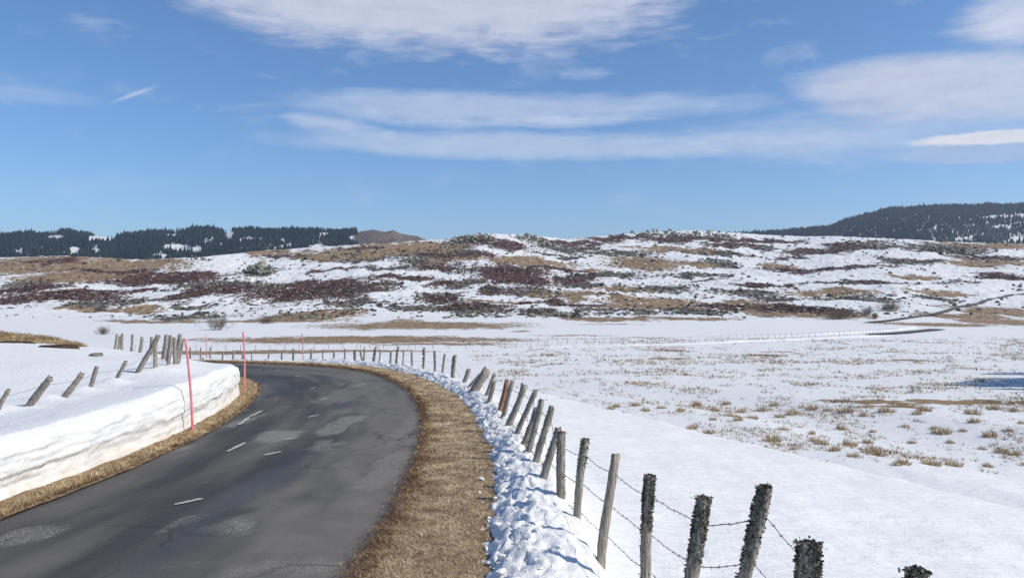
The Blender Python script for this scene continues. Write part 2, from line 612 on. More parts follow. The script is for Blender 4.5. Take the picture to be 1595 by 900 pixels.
_ru = np.array([-1400, -600, 0, 100, 200, 300, 340, 420, 500, 600, 690, 715, 745, 800, 850, 880, 920, 1000, 1080, 1150, 1190, 1250, 1300, 1400, 1500, 1595, 2200, 3000])
_rv = np.array([405, 402, 401, 399, 404, 402, 398, 390, 384, 379, 373, 369, 364, 365, 369, 373, 369, 362, 359, 363, 366, 369, 368, 373, 377, 380, 385, 390])
_ry = np.interp(_ru, [0, 300, 420, 650, 760, 1000, 1200, 1400, 1600], [720, 730, 840, 880, 930, 1040, 1040, 930, 900])
_fu = np.array([-2000, -800, 0, 40, 62, 110, 178, 205, 240, 285, 305, 330, 350, 362, 440, 500, 550, 568, 580, 600, 612, 625, 650, 668, 700, 1050, 1175, 1250, 1290, 1330, 1390, 1480, 1595, 2000, 3000])
_fv = np.array([380, 374, 372, 368, 372, 366, 373, 370, 366, 366, 360, 361, 368, 363, 362, 364, 366, 361, 358, 361, 359, 364, 368, 376, 386, 382, 368, 364, 359, 345, 331, 326, 325, 323, 340])
_fv = _fv - 3.0 * ((_fu < 556) | (_fu > 1100))
_fy = np.interp(_fu, [0, 600, 900, 1300], [1900, 1950, 2300, 2600])


def ground_z(x, y):
    x = np.asarray(x, float); y = np.asarray(y, float)
    shp = np.broadcast(x, y).shape
    x = np.broadcast_to(x, shp).ravel(); y = np.broadcast_to(y, shp).ravel()
    z = np.interp(y, _my, _mz)
    near = y < 430
    if near.any():
        xx, yy = x[near], y[near]
        amp = sstep(yy, 15, 60)
        dz = .35 * fbm(xx / 38, yy / 38, 3) * amp
        dz += .10 * fbm(xx / 5.5, yy / 5.5, 3) * sstep(yy, 6, 25) * (1 - .6 * sstep(yy, 80, 200))
        dz += .028 * fbm(xx / .8 + 3, yy / 1.7, 3) * (1 - sstep(yy, 30, 60))
        z[near] += dz
    u = 797.5 + F * x / np.maximum(y, 1.0)
    hill = (y > 300) & (y < 1250)
    if hill.any():
        xx, yy, uu = x[hill], y[hill], u[hill]
        yr = np.interp(uu, _ru, _ry); vr = np.interp(uu, _ru, _rv)
        t = np.clip((yy - 335) / (yr - 335), 0, 1)
        v = 499.5 + (vr - 499.5) * (t ** .92)
        hz = -(v - 450) / F * yy
        # knolls and hollows
        am = np.clip(t * 5, 0, 1) * (1 - .75 * sstep(t, .82, 1.0))
        hz += am * (3.6 * fbm(xx / 75 + 5, yy / 90, 3) + 1.1 * fbm(xx / 17, yy / 20 + 7, 3))
        hz += np.clip(t * 5, 0, 1) * (.55 * fbm(xx / 5, yy / 6, 2) + .9 * np.abs(fbm(xx / 11 + 9, yy / 13, 2)))
        back = np.clip(yy - yr, 0, None)
        hz -= .10 * back * sstep(back, 0, 60) + .02 * back
        w = sstep(yy, 318, 350)
        z[hill] = z[hill] * (1 - w) + hz * w
    far = y >= 1150
    if far.any():
        xx, yy, uu = x[far], y[far], u[far]
        yc = np.interp(uu, _fu, _fy); vc = np.interp(uu, _fu, _fv)
        zc = -(vc - 450) / F * yc
        t = (yy - 1230) / (yc - 1230)
        zz = -5 + (zc + 5) * sstep(t, -.05, 1.08) ** .85
        zz = zz * 1.0 - np.clip(yy - yc, 0, None) * .03
        zz += np.clip(t * 4, 0, 1) * (5 * fbm(xx / 160, yy / 160, 4) + 9 * np.abs(fbm(xx / 45, yy / 60, 3)) * (np.abs(uu - 615) < 70))
        w = sstep(yy, 1150, 1250)
        z[far] = z[far] * (1 - w) + zz * w if not hill.any() else np.where(yy < 1250, z[far] * (1 - w) + zz * w, zz)
    # road embankment
    nr = (y < 75) & (y > -40) & (np.abs(x) < 80)
    if nr.any():
        xx, yy = x[nr], y[nr]
        s = side_distance(xx, yy)
        zr = road_z(np.minimum(yy, 60))
        ze = zr - .10 - .135 * np.clip(s - 2.3, 0, None) - .10 * sstep(s, 2.2, 3.2)
        ex = np.interp(yy, [-20, 11, 17.5, 21, 24, 28.5, 37, 42, 46, 60], [30, 18.5, 11.4, 8.7, 7.0, 4.7, 1.5, -3, -14, -60])
        ex = ex + .5 * fbm(xx / 4, yy / 4, 2)
        drop = sstep(xx, ex - .8, ex + 1.3)
        ze = ze + .06 * fbm(xx / 1.6 + 3, yy / .6, 3) + .08 * fbm(xx / 3.1, yy / 2.4 + 4, 3)
        zm = z[nr]
        zz = np.maximum(ze, zm + .12) * (1 - drop) + drop * np.minimum(zm, ze - .1)
        far_out = sstep(s, 16, 26)
        zz = zz * (1 - far_out) + zm * far_out
        inside = zr - .45
        z[nr] = np.where(s < 1.0, inside, zz)
    return z.reshape(shp)


def ray_ground(u, v, y0=18.0, y1=2500.0):
    """where the line of sight through a photograph pixel meets the land"""
    ys = np.geomspace(y0, y1, 1500)
    x = (u - 797.5) / F * ys
    zr = -(v - 450.0) / F * ys
    g = ground_z(x, ys)
    k = np.nonzero(g >= zr)[0]
    i = k[0] if len(k) else len(ys) - 1
    return x[i], ys[i], g[i]


# patches surveyed in the photograph: (u, v, half width px, half height px), kind
PATCH_H = [(87, 407, 45, 4), (180, 423, 60, 3), (270, 434, 66, 10), (105, 459, 88, 11), (15, 453, 42, 9), (280, 463, 33, 7), (350, 452, 42, 9),
           (221, 452, 14, 4), (492, 453, 90, 16), (513, 420, 32, 3), (703, 399, 62, 6), (755, 399, 22, 5), (790, 425, 60, 12), (690, 417, 42, 5),
           (624, 434, 46, 4), (695, 441, 21, 6), (766, 454, 20, 6), (729, 477, 52, 5), (821, 435, 42, 11), (866, 420, 42, 4), (781, 382, 40, 4),
           (1053, 373, 48, 5), (1129, 373, 42, 4), (1142, 383, 40, 2.5), (900, 436, 32, 6), (1197, 445, 40, 3), (866, 472, 46, 4), (816, 471, 22, 3),
           (1319, 385, 34, 6), (1274, 392, 42, 6), (1442, 407, 28, 3.5), (1548, 402, 55, 5), (1303, 417, 88, 3.5), (1228, 422, 22, 3), (1215, 445, 38, 4),
           (1554, 432, 48, 4), (1362, 440, 46, 3), (1255, 482, 55, 5), (1103, 437, 36, 2), (1139, 478, 40, 4), (676, 465, 36, 5), (750, 373, 45, 6),
           (892, 380, 50, 3), (430, 400, 40, 3), (560, 388, 35, 3), (960, 372, 40, 4), (1480, 392, 40, 4), (1195, 376, 45, 3)]
PATCH_G = [(115, 411, 135, 11), (150, 430, 70, 5), (180, 480, 64, 5), (95, 433, 55, 6), (520, 400, 50, 7), (618, 385, 64, 5), (560, 394, 48, 5),
           (795, 407, 34, 4), (710, 406, 44, 4), (742, 470, 62, 2), (892, 422, 32, 3), (840, 407, 48, 3), (1005, 411, 40, 8), (1084, 412, 24, 5),
           (1063, 390, 52, 3), (1016, 386, 42, 2), (971, 451, 42, 4), (887, 460, 52, 5), (1024, 470, 62, 5), (1074, 480, 24, 5), (1142, 473, 60, 3),
           (947, 497, 66, 3), (1205, 487, 42, 5), (1356, 372, 44, 2.5), (1548, 411, 56, 5), (1548, 383, 60, 4), (1415, 430, 24, 3), (1210, 416, 18, 4),
           (1295, 456, 52, 5), (1468, 457, 42, 4), (1255, 488, 58, 7), (1562, 484, 52, 8), (1490, 492, 34, 6), (1455, 505, 66, 3), (1575, 503, 45, 4),
           (487, 492, 56, 6), (330, 388, 60, 3), (470, 384, 50, 3), (690, 385, 40, 4), (60, 418, 90, 8), (230, 410, 40, 6), (560, 382, 110, 5), (640, 392, 60, 6), (420, 394, 60, 4), (1200, 480, 60, 6), (1000, 476, 80, 5), (430, 499, 90, 2.5), (260, 500, 70, 2), (1080, 497, 60, 2), (905, 369, 45, 3), (1540, 372, 60, 2)]
PATCH_R = [(160, 473, 56, 6), (290, 494, 64, 4), (315, 402, 38, 7), (415, 447, 30, 20), (487, 400, 46, 8), (637, 396, 34, 8), (663, 407, 44, 10),
           (755, 373, 66, 12), (826, 373, 38, 9), (879, 389, 62, 6), (963, 396, 74, 6), (984, 367, 62, 6), (1024, 361, 60, 5), (1110, 364, 60, 5),
           (1124, 412, 32, 6), (1182, 388, 46, 4), (900, 440, 36, 8), (958, 462, 24, 5), (858, 488, 50, 8), (990, 486, 34, 6), (924, 484, 24, 5),
           (1263, 370, 54, 4), (1340, 378, 54, 4), (1468, 386, 70, 9), (1402, 407, 46, 6), (1228, 403, 34, 3), (1442, 465, 34, 4), (755, 484, 66, 10),
           (676, 466, 46, 9), (487, 491, 56, 7), (452, 496, 40, 5), (640, 480, 60, 6), (730, 440, 50, 8), (400, 425, 46, 12), (560, 470, 60, 7),
           (1010, 450, 70, 6), (1160, 455, 60, 5), (1080, 485, 60, 6), (1300, 440, 60, 4), (1330, 465, 60, 6), (700, 385, 30, 6), (950, 428, 60, 5),
           (300, 475, 50, 6), (60, 440, 50, 8), (600, 418, 60, 4), (1080, 430, 70, 4), (1500, 440, 50, 4), (870, 400, 50, 4), (1200, 465, 50, 5), (560, 400, 70, 8), (690, 395, 60, 9), (330, 445, 60, 9), (600, 445, 50, 5), (1380, 385, 60, 5), (540, 455, 60, 12), (820, 455, 70, 7), (1120, 395, 60, 4)]
PATCH_FLAT = [(660, 507, 150, 5.5), (560, 529, 235, 6), (690, 536, 90, 2), (892, 523, 70, 1.3), (1000, 526, 60, 1.0), (812, 516, 18, 1.6), (1190, 553, 34, 2.5), (1045, 546, 40, 2.0),
              (1040, 558, 35, 2.0), (1455, 626, 170, 3.2), (1385, 633, 60, 2.4), (1330, 563, 24, 1.2), (1420, 562, 55, 1.3), (1215, 548, 50, 1.2), (960, 505, 60, 1.2), (400, 548.5, 130, 2.6), (560, 546.5, 120, 1.6), (300, 549, 60, 2.6)]


def survey(patches):
    out = []
    for (u, v, ru, rv) in patches:
        x, y, _ = ray_ground(u, v)
        _, y1, _ = ray_ground(u, v - rv)
        _, y0, _ = ray_ground(u, v + rv)
        h = max((y1 - y0) / 2, ru * y / F * .25)
        k = 1.08 if y > 330 else 1.0
        out.append((x, (y0 + y1) / 2, k * ru * y / F, k * min(h, ru * y / F * 3)))
    return out


def cover(x, y, patches):
    """0..1 cover, 0.5 on the rim of each patch"""
    c = np.zeros(x.shape)
    for (px, py, rx, ry) in patches:
        m = (np.abs(x - px) < rx * 1.7) & (np.abs(y - py) < ry * 1.7)
        if not m.any():
            continue
        d = np.sqrt(((x[m] - px) / rx) ** 2 + ((y[m] - py) / ry) ** 2)
        c[m] = np.maximum(c[m], np.clip(1.5 - d, 0, 1))
    return c


S_H, S_G, S_R, S_F = survey(PATCH_H), survey(PATCH_G), survey(PATCH_R), survey(PATCH_FLAT)
S_G = [(x, y, 1.18 * a, 1.18 * b) for (x, y, a, b) in S_G]
S_R = [(x, y, .85 * a, .85 * b) for (x, y, a, b) in S_R]


def covers(x, y):
    wx = x + 16 * fbm(x / 34, y / 60, 4); wy = y + 46 * fbm(x / 26 + 40, y / 60, 4, .6)
    k = sstep(y, 250, 400)
    wx = x * (1 - k) + wx * k; wy = y * (1 - k) + wy * k
    wy = wy + (1 - k) * .03 * y * fbm(x / (y * .03 + 1), y / (y * .06 + 1), 3)
    g = np.maximum(cover(wx, wy, S_G), np.maximum(cover(wx, wy, S_F[:3] + S_F[9:10] + S_F[-3:]), .60 * cover(wx, wy, S_F)))
    return g, cover(wx, wy, S_H), cover(wx, wy, S_R)


# ------------------------------------------------------------------ ground sheets
def land_sheet(name, ys, a, oy):
    """sheet of land on a fan-shaped grid whose apex lies oy metres behind the camera"""
    Yg, Ag = np.meshgrid(ys, a, indexing='ij')
    X = Ag * (Yg + oy)
    Z = ground_z(X, Yg)
    me = mesh_of(name, np.stack([X, Yg, Z], -1).reshape(-1, 3), grid_faces(len(ys), len(a)))
    x, y = X.ravel(), Yg.ravel()
    return me, x, y, Z.ravel()


def fan(core, n, outer, m):
    c = np.linspace(-core, core, n)
    o = np.linspace(core, outer, m + 1)[1:]
    return np.concatenate([-o[::-1], c, o])


ROW_HILL = 346.0
ROW_FAR = 1170.0
ys_near = np.geomspace(5, ROW_HILL + 14, 420) - 14
ys_near[-1] = ROW_HILL
me, gx, gy, gz = land_sheet("meadow", ys_near, fan(.80, 520, 1.8, 40), 14)
g, h, r = covers(gx, gy)
# melted earth hollow beside the fence
for (px, py, rr) in ((.90, 8.5, .42), (.95, 9.5, .22)):
    g = np.maximum(g, np.clip(1.2 - np.hypot((gx - px) / .35, gy - py) / rr, 0, .60))
add_attr(me, 'grass', g); add_attr(me, 'heather', h); add_attr(me, 'stony', r * sstep(gy, 200, 330)); add_attr(me, 'dirt', np.zeros_like(gx))
link("meadow", me, M_ground, kind='structure', label='snow covered meadow sloping away from the road', cat='meadow')

ys_hill = np.concatenate([np.linspace(ROW_HILL, 1100, 300), np.linspace(1110, ROW_FAR, 8)])
me, gx, gy, gz = land_sheet("hillside", ys_hill, fan(.70, 960, 1.7, 60), 0)
g, h, r = covers(gx, gy)
add_attr(me, 'grass', g); add_attr(me, 'heather', h); add_attr(me, 'stony', np.maximum(r, np.clip(.20 + .55 * fbm(gx / 55, gy / 80, 3), .10, .55))); add_attr(me, 'dirt', np.zeros_like(gx))
link("hillside", me, M_hill, kind='structure', label='rocky moorland hillside half covered in snow', cat='hillside')

ys_far = np.concatenate([np.linspace(ROW_FAR, 2900, 130), np.geomspace(3000, 9000, 12)])
me, gx, gy, gz = land_sheet("far_hills", ys_far, fan(.72, 330, 1.8, 30), 0)
uu = 797.5 + F * gx / gy
bare = ((uu > 548) & (uu < 690)).astype(float)
add_attr(me, 'grass', bare * (.22 + .7 * fbm(gx / 50, gy / 50, 3))); add_attr(me, 'heather', bare * (.25 + .5 * fbm(gx / 60 + 8, gy / 60, 3)))
add_attr(me, 'stony', .2 + .75 * bare); add_attr(me, 'dirt', np.zeros_like(gx))
link("far_hills", me, M_hill, kind='structure', label='distant hills beyond the moor', cat='hill')

# ------------------------------------------------------------------ road
N_ACROSS = 56
nr = 700
tl = np.linspace(0, 1, nr)


def along(line, n):
    d = np.concatenate([[0], np.cumsum(np.linalg.norm(np.diff(line, axis=0), axis=1))])
    s = np.linspace(0, d[-1], n)
    return np.stack([np.interp(s, d, line[:, 0]), np.interp(s, d, line[:, 1])], 1), s


_R, _rs = along(RIGHT_EDGE, nr)
_L, _ls = along(LEFT_EDGE, nr)
# pair left points with right points by nearest-progress matching
w = np.linspace(0, 1, N_ACROSS)
wob = .11 * fbm(_rs / .7, _rs * 0, 3)
wob_l = .06 * fbm(_rs / .9 + 50, _rs * 0, 3)
Rn, _ = normals2(_R)
Ln, _ = normals2(_L)
Rr = _R + Rn * wob[:, None]
Ll = _L + Ln * wob_l[:, None]
RX = Ll[:, None, 0] * (1 - w) + Rr[:, None, 0] * w
RY = Ll[:, None, 1] * (1 - w) + Rr[:, None, 1] * w
camber = .05 * (1 - (2 * w - 1) ** 2)
RZ = road_z(RY) + camber[None] - .02 + .012 * fbm(RX / 1.5, RY / 1.5, 3)
me = mesh_of("road", np.stack([RX, RY, RZ], -1).reshape(-1, 3), grid_faces(nr, N_ACROSS))
W, S = np.broadcast_to(w[None], RX.shape), np.broadcast_to(_rs[:, None], RX.shape)
tone = .50 + 1.1 * fbm(W * 5, S / 7, 4) + .35 * fbm(W * 16, S / 2.5, 3) + .55 * sstep(W, .62, .90) - .30 * np.exp(-((W - .22) / .13) ** 2) - .15 * np.exp(-((W - .45) / .08) ** 2)
damp = np.exp(-((W - .58 + .05 * fbm(S / 6, S * 0, 2)) / .075) ** 2) * sstep(.3 + fbm(S / 5, W * 3, 3), .05, .5)
damp += .7 * np.exp(-((W - .17) / .10) ** 2) * sstep(.2 + fbm(S / 8 + 9, W * 3, 3), .05, .5)
damp = np.clip(damp, 0, 1) * sstep(RY, 5, 9)
old = np.zeros_like(RX)


def road_patch(field, u, v, ru, rv, val, soft=.16, sq=2.0, wob_=1.5):
    c = on_road(u, v); e = on_road(u + ru, v); f = on_road(u, v - rv); f0 = on_road(u, v + rv)
    rx = abs(e[0] - c[0]); ry = abs(f[1] - f0[1]) / 2
    ax = (c[0] / c[1])                                  # the patches follow the way the road was rolled
    dx = (RX - c[0]) / rx; dy = (RY - (f[1] + f0[1]) / 2) / ry
    d = (np.abs(dx) ** sq + np.abs(dy) ** sq) ** (1 / sq) + wob_ * fbm(RX * 2.4, RY * 1.1, 4)
    np.copyto(field, np.maximum(field, val * (1 - sstep(d, 1 - soft, 1 + soft))))


for (u, v, ru, rv) in [(505, 697, 22, 8), (330, 822, 55, 14), (420, 885, 90, 12),
                       (380, 655, 16, 8), (640, 660, 12, 30), (560, 601, 10, 4), (600, 730, 22, 34), (350, 640, 18, 8), (250, 700, 26, 7)]:
    road_patch(old, u, v, ru, rv, 1.0 if v < 850 and u < 560 else .45)
for (u, v, ru, rv) in [(432, 681, 32, 9), (530, 663, 19, 14), (42, 836, 46, 13)]:
    road_patch(old, u, v, ru, rv, 1.0, .10, 4, .55)
patch = np.zeros_like(RX)
road_patch(patch, 545, 612, 28, 17, 1.0, .08, 8, .15)
road_patch(patch, 575, 585, 40, 6, .7, .1, 6, .2)
road_patch(patch, 560, 640, 26, 6, .5, .1, 6, .2)
road_patch(patch, 600, 690, 40, 60, .6, .4)
tone = np.clip(tone + .5 * patch, 0, 1)
damp = damp * (1 - patch)
old *= (1 - .6 * damp)
for nme, f in (('tone', tone), ('damp', damp), ('old', old)):
    add_attr(me, nme, f.ravel())
road = link("road", me, M_road, kind='structure', label='narrow worn asphalt road curving left', cat='road')

# painted dashes down the middle, each a thin sheet on the asphalt
dashes = [((272, 790), (316, 780), 8), ((411, 712), (438, 706), 5), ((441, 688), (464, 684), 4), ((479, 652), (497, 648), 4), ((497, 625), (510, 622), 3),
          ((483, 607), (492, 605), 3), ((459, 588), (468, 586), 2.5), ((428, 579), (436, 577.5), 2.2), ((555, 602), (568, 600), 3), ((354, 706), (382, 692), 4),
          ((372, 664), (388, 652), 2.5), ((389, 651), (408, 642), 2.5), ((398, 577), (408, 576), 2)]
for (p, q, wpx) in dashes:
    a, b = on_road(*p), on_road(*q)
    t = (b - a) / np.linalg.norm(b - a); nn = np.array([-t[1], t[0]])
    hw = .042
    n = 7
    pts = []
    rs = np.random.default_rng(int(p[0]))
    for k in range(n):
        c = a + (b - a) * k / (n - 1)
        e = hw * (.75 + .5 * rs.random()) * (1 if 0 < k < n - 1 else .55)
        for sgn in (-1, 1):
            xy = c + nn * e * sgn
            pts.append((xy[0], xy[1], road_z(xy[1]) + .042))
    link("painted_dash", mesh_of("painted_dash", np.array(pts), grid_faces(n, 2)), M_paint, parent=road)

# ------------------------------------------------------------------ far road across the valley
def ribbon(name, uv, width, lift, mat, label, attrs=None):
    pts = []
    for (u, v) in uv:
        x, y, z = ray_ground(u, v, 60, 1200)
        pts.append((x, y))
    c = resample(pts, 3.0)
    nrm, _ = normals2(c)
    k = 5
    ww = np.linspace(-.5, .5, k) * width
    X = c[:, None, 0] + nrm[:, None, 0] * ww
    Y = c[:, None, 1] + nrm[:, None, 1] * ww
    zc = ground_z(c[:, 0], c[:, 1])
    zz = np.convolve(np.pad(zc, 3, mode='edge'), np.ones(7) / 7, mode='valid')
    Z = np.maximum(ground_z(X, Y), zz[:, None]) + lift
    me = mesh_of(name, np.stack([X, Y, Z], -1).reshape(-1, 3), grid_faces(len(c), k))
    for a, val in (attrs or {}).items():
        add_attr(me, a, np.full(X.size, val))
    return link(name, me, mat, kind='structure', label=label, cat='road'), c


far_uv = [(120, 549), (290, 548.5), (500, 546.5), (700, 543), (850, 539.5), (1000, 535.5), (1150, 530.5), (1270, 526), (1360, 522), (1410, 518.5), (1440, 515.5), (1462, 513.5)]
FAR_C = resample([ray_ground(u, v, 60, 1200)[:2] for (u, v) in far_uv], 3.0)
ribbon("valley_road", far_uv[8:], 5.0, .25, M_road, 'far road where it bends dark out of the snow at right', {'tone': .35, 'damp': 0, 'old': 0})
ribbon("hill_road", [(1350, 503.0), (1375, 501), (1420, 495), (1480, 483), (1530, 471), (1565, 463), (1600, 458), (1680, 452)], 3.4, .4, M_road,
       'thin far road climbing the hillside at the right', {'tone': .8, 'damp': 0, 'old': 0})


# snow wall ploughed up on the far side of the valley road
def far_bank(uv, name, label, hgt, wid):
    pts = [ray_ground(u, v, 60, 600)[:2] for (u, v) in uv]
    c = resample(pts, 1.5)
    nrm, _ = normals2(c)
    prof = np.array([(-.5, 0), (-.35, .8), (-.1, 1), (.15, .9), (.4, .4), (.5, 0)])
    hh = hgt * (.8 + .5 * fbm(c[:, 0] / 4, c[:, 1] / 4, 3)) * np.clip(np.arange(len(c)) / 60.0, .05, 1)
    X = c[:, None, 0] + nrm[:, None, 0] * prof[None, :, 0] * wid
    Y = c[:, None, 1] + nrm[:, None, 1] * prof[None, :, 0] * wid
    Z = ground_z(X, Y) + prof[None, :, 1] * hh[:, None] - .03
    me = mesh_of(name, np.stack([X, Y, Z], -1).reshape(-1, 3), grid_faces(len(c), 6))
    add_attr(me, 'dirt', np.zeros(X.size))
    link(name, me, M_bank, kind='structure', label=label, cat='snow bank')


far_bank([(560, 548.2), (700, 545), (850, 541.5), (1000, 537.5), (1150, 532.5), (1270, 528), (1350, 524.5), (1385, 523)], "snow_ridge",
         'low snow ridge along the valley road', .45, 2.2)
far_bank([(1000, 531), (1150, 526), (1270, 521.5), (1350, 517), (1400, 513.5), (1425, 511)], "snow_ridge", 'low snow ridge on the far side of the valley road', .6, 2.2)

# ------------------------------------------------------------------ right-hand verge and ploughed bank
def strip_along(line, offs, i0=0, i1=None):
    L = line[i0:i1]
    n, t = normals2(line)
    n = n[i0:i1]
    X = L[:, None, 0] + n[:, None, 0] * offs
    Y = L[:, None, 1] + n[:, None, 1] * offs
    return X, Y


fineR = resample(RIGHT_EDGE[::4], .06)
fineL = resample(LEFT_EDGE[::4], .06)
keepR = (fineR[:, 1] > -6) & (fineR[:, 0] > -46)
fineR = fineR[keepR]
sR = np.arange(len(fineR)) * .06

# turf sheet
offs = np.linspace(-.12, 1.7, 14)
sub = fineR[::3]
n_, _ = normals2(sub)
X = sub[:, None, 0] + n_[:, None, 0] * offs; Y = sub[:, None, 1] + n_[:, None, 1] * offs
Z = road_z(Y) - .035 + .11 * sstep(offs, -.12, .4)[None] + .035 * fbm(X * 1.8, Y * 1.8, 3) * sstep(offs, -.1, .2)[None]
me = mesh_of("verge", np.stack([X, Y, Z], -1).reshape(-1, 3), grid_faces(len(sub), len(offs)))
link("verge", me, M_verge, kind='structure', label='dead grass verge on the right of the road', cat='verge')


def verge_z(x, y):
    return road_z(y) + .075 + .035 * fbm(x * 1.8, y * 1.8, 3)


# bank of ploughed snow
def bank_edge(s):
    return 1.22 + .16 * fbm(s / 1.3, s * 0 + 4, 3) + .10 * fbm(s / .35, s * 0 + 8, 2)


step_sel = np.concatenate([np.arange(0, min(len(fineR), 420)), np.arange(420, len(fineR), 2)])
bl = fineR[step_sel]; bs = sR[step_sel]
bn = normals2(fineR)[0][step_sel]
k = 64
q = np.linspace(0, 1, k)
e0 = bank_edge(bs)
e1 = 2.75 + .12 * fbm(bs / 2.2, bs * 0 + 2, 2)
OFF = e0[:, None] + (e1 - e0)[:, None] * q[None]
BX = bl[:, None, 0] + bn[:, None, 0] * OFF; BY = bl[:, None, 1] + bn[:, None, 1] * OFF
hmax = .33 + .10 * fbm(bs / 3.0, bs * 0 + 11, 2)
prof = np.interp(q, [0, .03, .12, .25, .40, .58, .72, .86, .95, 1], [-.15, .06, .30, .62, .88, 1.0, .92, .50, .08, -.25])
Sg = np.broadcast_to(bs[:, None], OFF.shape)
wS = Sg + .12 * fbm(Sg * 2.1, OFF * 2.1, 3); wO = OFF + .10 * fbm(Sg * 2.3 + 9, OFF * 2.3, 3)
lump = lumps(wS / .60 - wO * .5, wO / .36, 1) * .055 + lumps(wS / .20 + 7, wO / .12, 2) * .030 * (.5 + 1.2 * np.clip(fbm(Sg, OFF * 1.5, 2) + .3, 0, 1)) + .12 * np.abs(fbm(wS * 1.3 + wO, wO * 2.4, 5, .58)) + .05 * fbm(wS * 6, wO * 9, 4, .6)
ridged = .06 * np.abs(fbm(Sg / .5 + OFF, OFF / .25 - Sg * .3, 3))
amp = np.interp(q, [0, .1, .3, .5, .7, 1], [.75, 1.1, 1.05, .60, .28, .2])
base_out = ground_z(BX[:, -1], BY[:, -1]) - .08
zb = road_z(BY) + .02
zb = zb * (1 - q[None] ** 2) + base_out[:, None] * q[None] ** 2
BZ = zb + prof[None] * hmax[:, None] + (lump + ridged) * amp[None] - .05
BX = BX + .05 * fbm(Sg * 4, OFF * 5, 2); BY = BY + .05 * fbm(Sg * 4 + 30, OFF * 5, 2)
me = mesh_of("ploughed_snow_bank", np.stack([BX, BY, BZ], -1).reshape(-1, 3), grid_faces(len(bl), k))
add_attr(me, 'dirt', (np.exp(-((OFF - 2.35) / .25) ** 2) * .35 * sstep(fbm(Sg / 2, OFF, 2), -.1, .3) + .30 * np.exp(-(q[None] / .05) ** 2)).ravel())
link("ploughed_snow_bank", me, M_bank, kind='structure', label='lumpy bank of ploughed snow between verge and fence', cat='snow bank')


# crumbs and clods thrown off by the plough
def clods():
    rs = np.random.default_rng(31)
    P = np.stack([BX, BY, BZ], -1)
    n = 1500
    wt = 1 / np.maximum(BY[:, 30], 5) ** 1.2 * (BY[:, 30] > 5)
    i = rs.choice(len(bl), n, p=wt / wt.sum())
    jj = np.clip((rs.random(n) ** 2.2 * 30).astype(int), 0, k - 1)
    p = P[i, jj] + rs.normal(size=(n, 3)) * np.array([.03, .05, .0])
    loose = rs.random(n) < .05
    p[loose, 0] -= bn[i[loose], 0] * rs.random(loose.sum()) * .25
    p[loose, 1] -= bn[i[loose], 1] * rs.random(loose.sum()) * .25
    p[loose, 2] = road_z(p[loose, 1]) + .09
    sz = (.008 + .042 * rs.random(n) ** 5) * np.maximum(1, p[:, 1] / 16)
    v, f, base = [], [], 0
    w_ = rs.integers(0, 4, n)
    for q_ in range(4):
        m = w_ == q_
        sv, sf = rock_src(700 + q_, 1)
        a, b = tile(sv, sf, p[m] + np.stack([0 * sz[m], 0 * sz[m], sz[m] * .3], 1), np.stack([sz[m] * (1 + rs.random(m.sum())), sz[m], sz[m] * .8], 1), rs.random(m.sum()) * 6.28)
        v.append(a); f.append(b + base); base += len(a)
    me = mesh_of("snow_clods", np.concatenate(v), np.concatenate(f), False)
    add_attr(me, 'dirt', np.zeros(len(me.vertices)))
    link("snow_clods", me, M_bank, kind='stuff', label='small clods of ploughed snow along the right bank', cat='snow')


def rock_src(seed, sub=2):
    import bmesh
    bm = bmesh.new()
    bmesh.ops.create_icosphere(bm, subdivisions=sub, radius=1.0)
    rs = np.random.default_rng(seed)
    v = np.array([p.co[:] for p in bm.verts]); f = np.array([[q.index for q in p.verts] for p in bm.faces])
    bm.free()
    # clip by random planes: blocky, faceted stone
    for _ in range(9):
        nrm = rs.normal(size=3); nrm /= np.linalg.norm(nrm)
        dd = .45 + .35 * rs.random()
        kk = v @ nrm - dd
        v = v - np.where(kk > 0, kk, 0)[:, None] * nrm
    v += .03 * rs.normal(size=v.shape)
    v[:, 2] = np.maximum(v[:, 2], -.55)
    return v, f


clods()


def blades(name, px, py, pz, hgt, wid, lean, label, seed, mat=M_blade, kind='stuff', tint=None, cat='grass', parent=None, flat=.5):
    rs = np.random.default_rng(seed)
    n = len(px)
    th = rs.random(n) * 2 * np.pi
    ld = rs.random(n) * 2 * np.pi
    hh = hgt * (.5 + rs.random(n))
    ln = lean * (.3 + rs.random(n))
    wx, wy = np.cos(th) * wid / 2, np.sin(th) * wid / 2
    a = np.stack([px - wx, py - wy, pz], 1); b = np.stack([px + wx, py + wy, pz], 1)
    c = np.stack([px + np.cos(ld) * ln, py + np.sin(ld) * ln, pz + hh * (1 - flat * rs.random(n))], 1)
    v = np.stack([a, b, c], 1).reshape(-1, 3)
    f = np.arange(3 * n).reshape(-1, 3)
    me = mesh_of(name, v, f, False)
    t = rs.random(n) if tint is None else tint
    add_attr(me, 'tint', np.repeat(np.clip(t, 0, 1), 3))
    return me, link(name, me, mat, parent=parent, label=label, cat=cat, kind=kind)


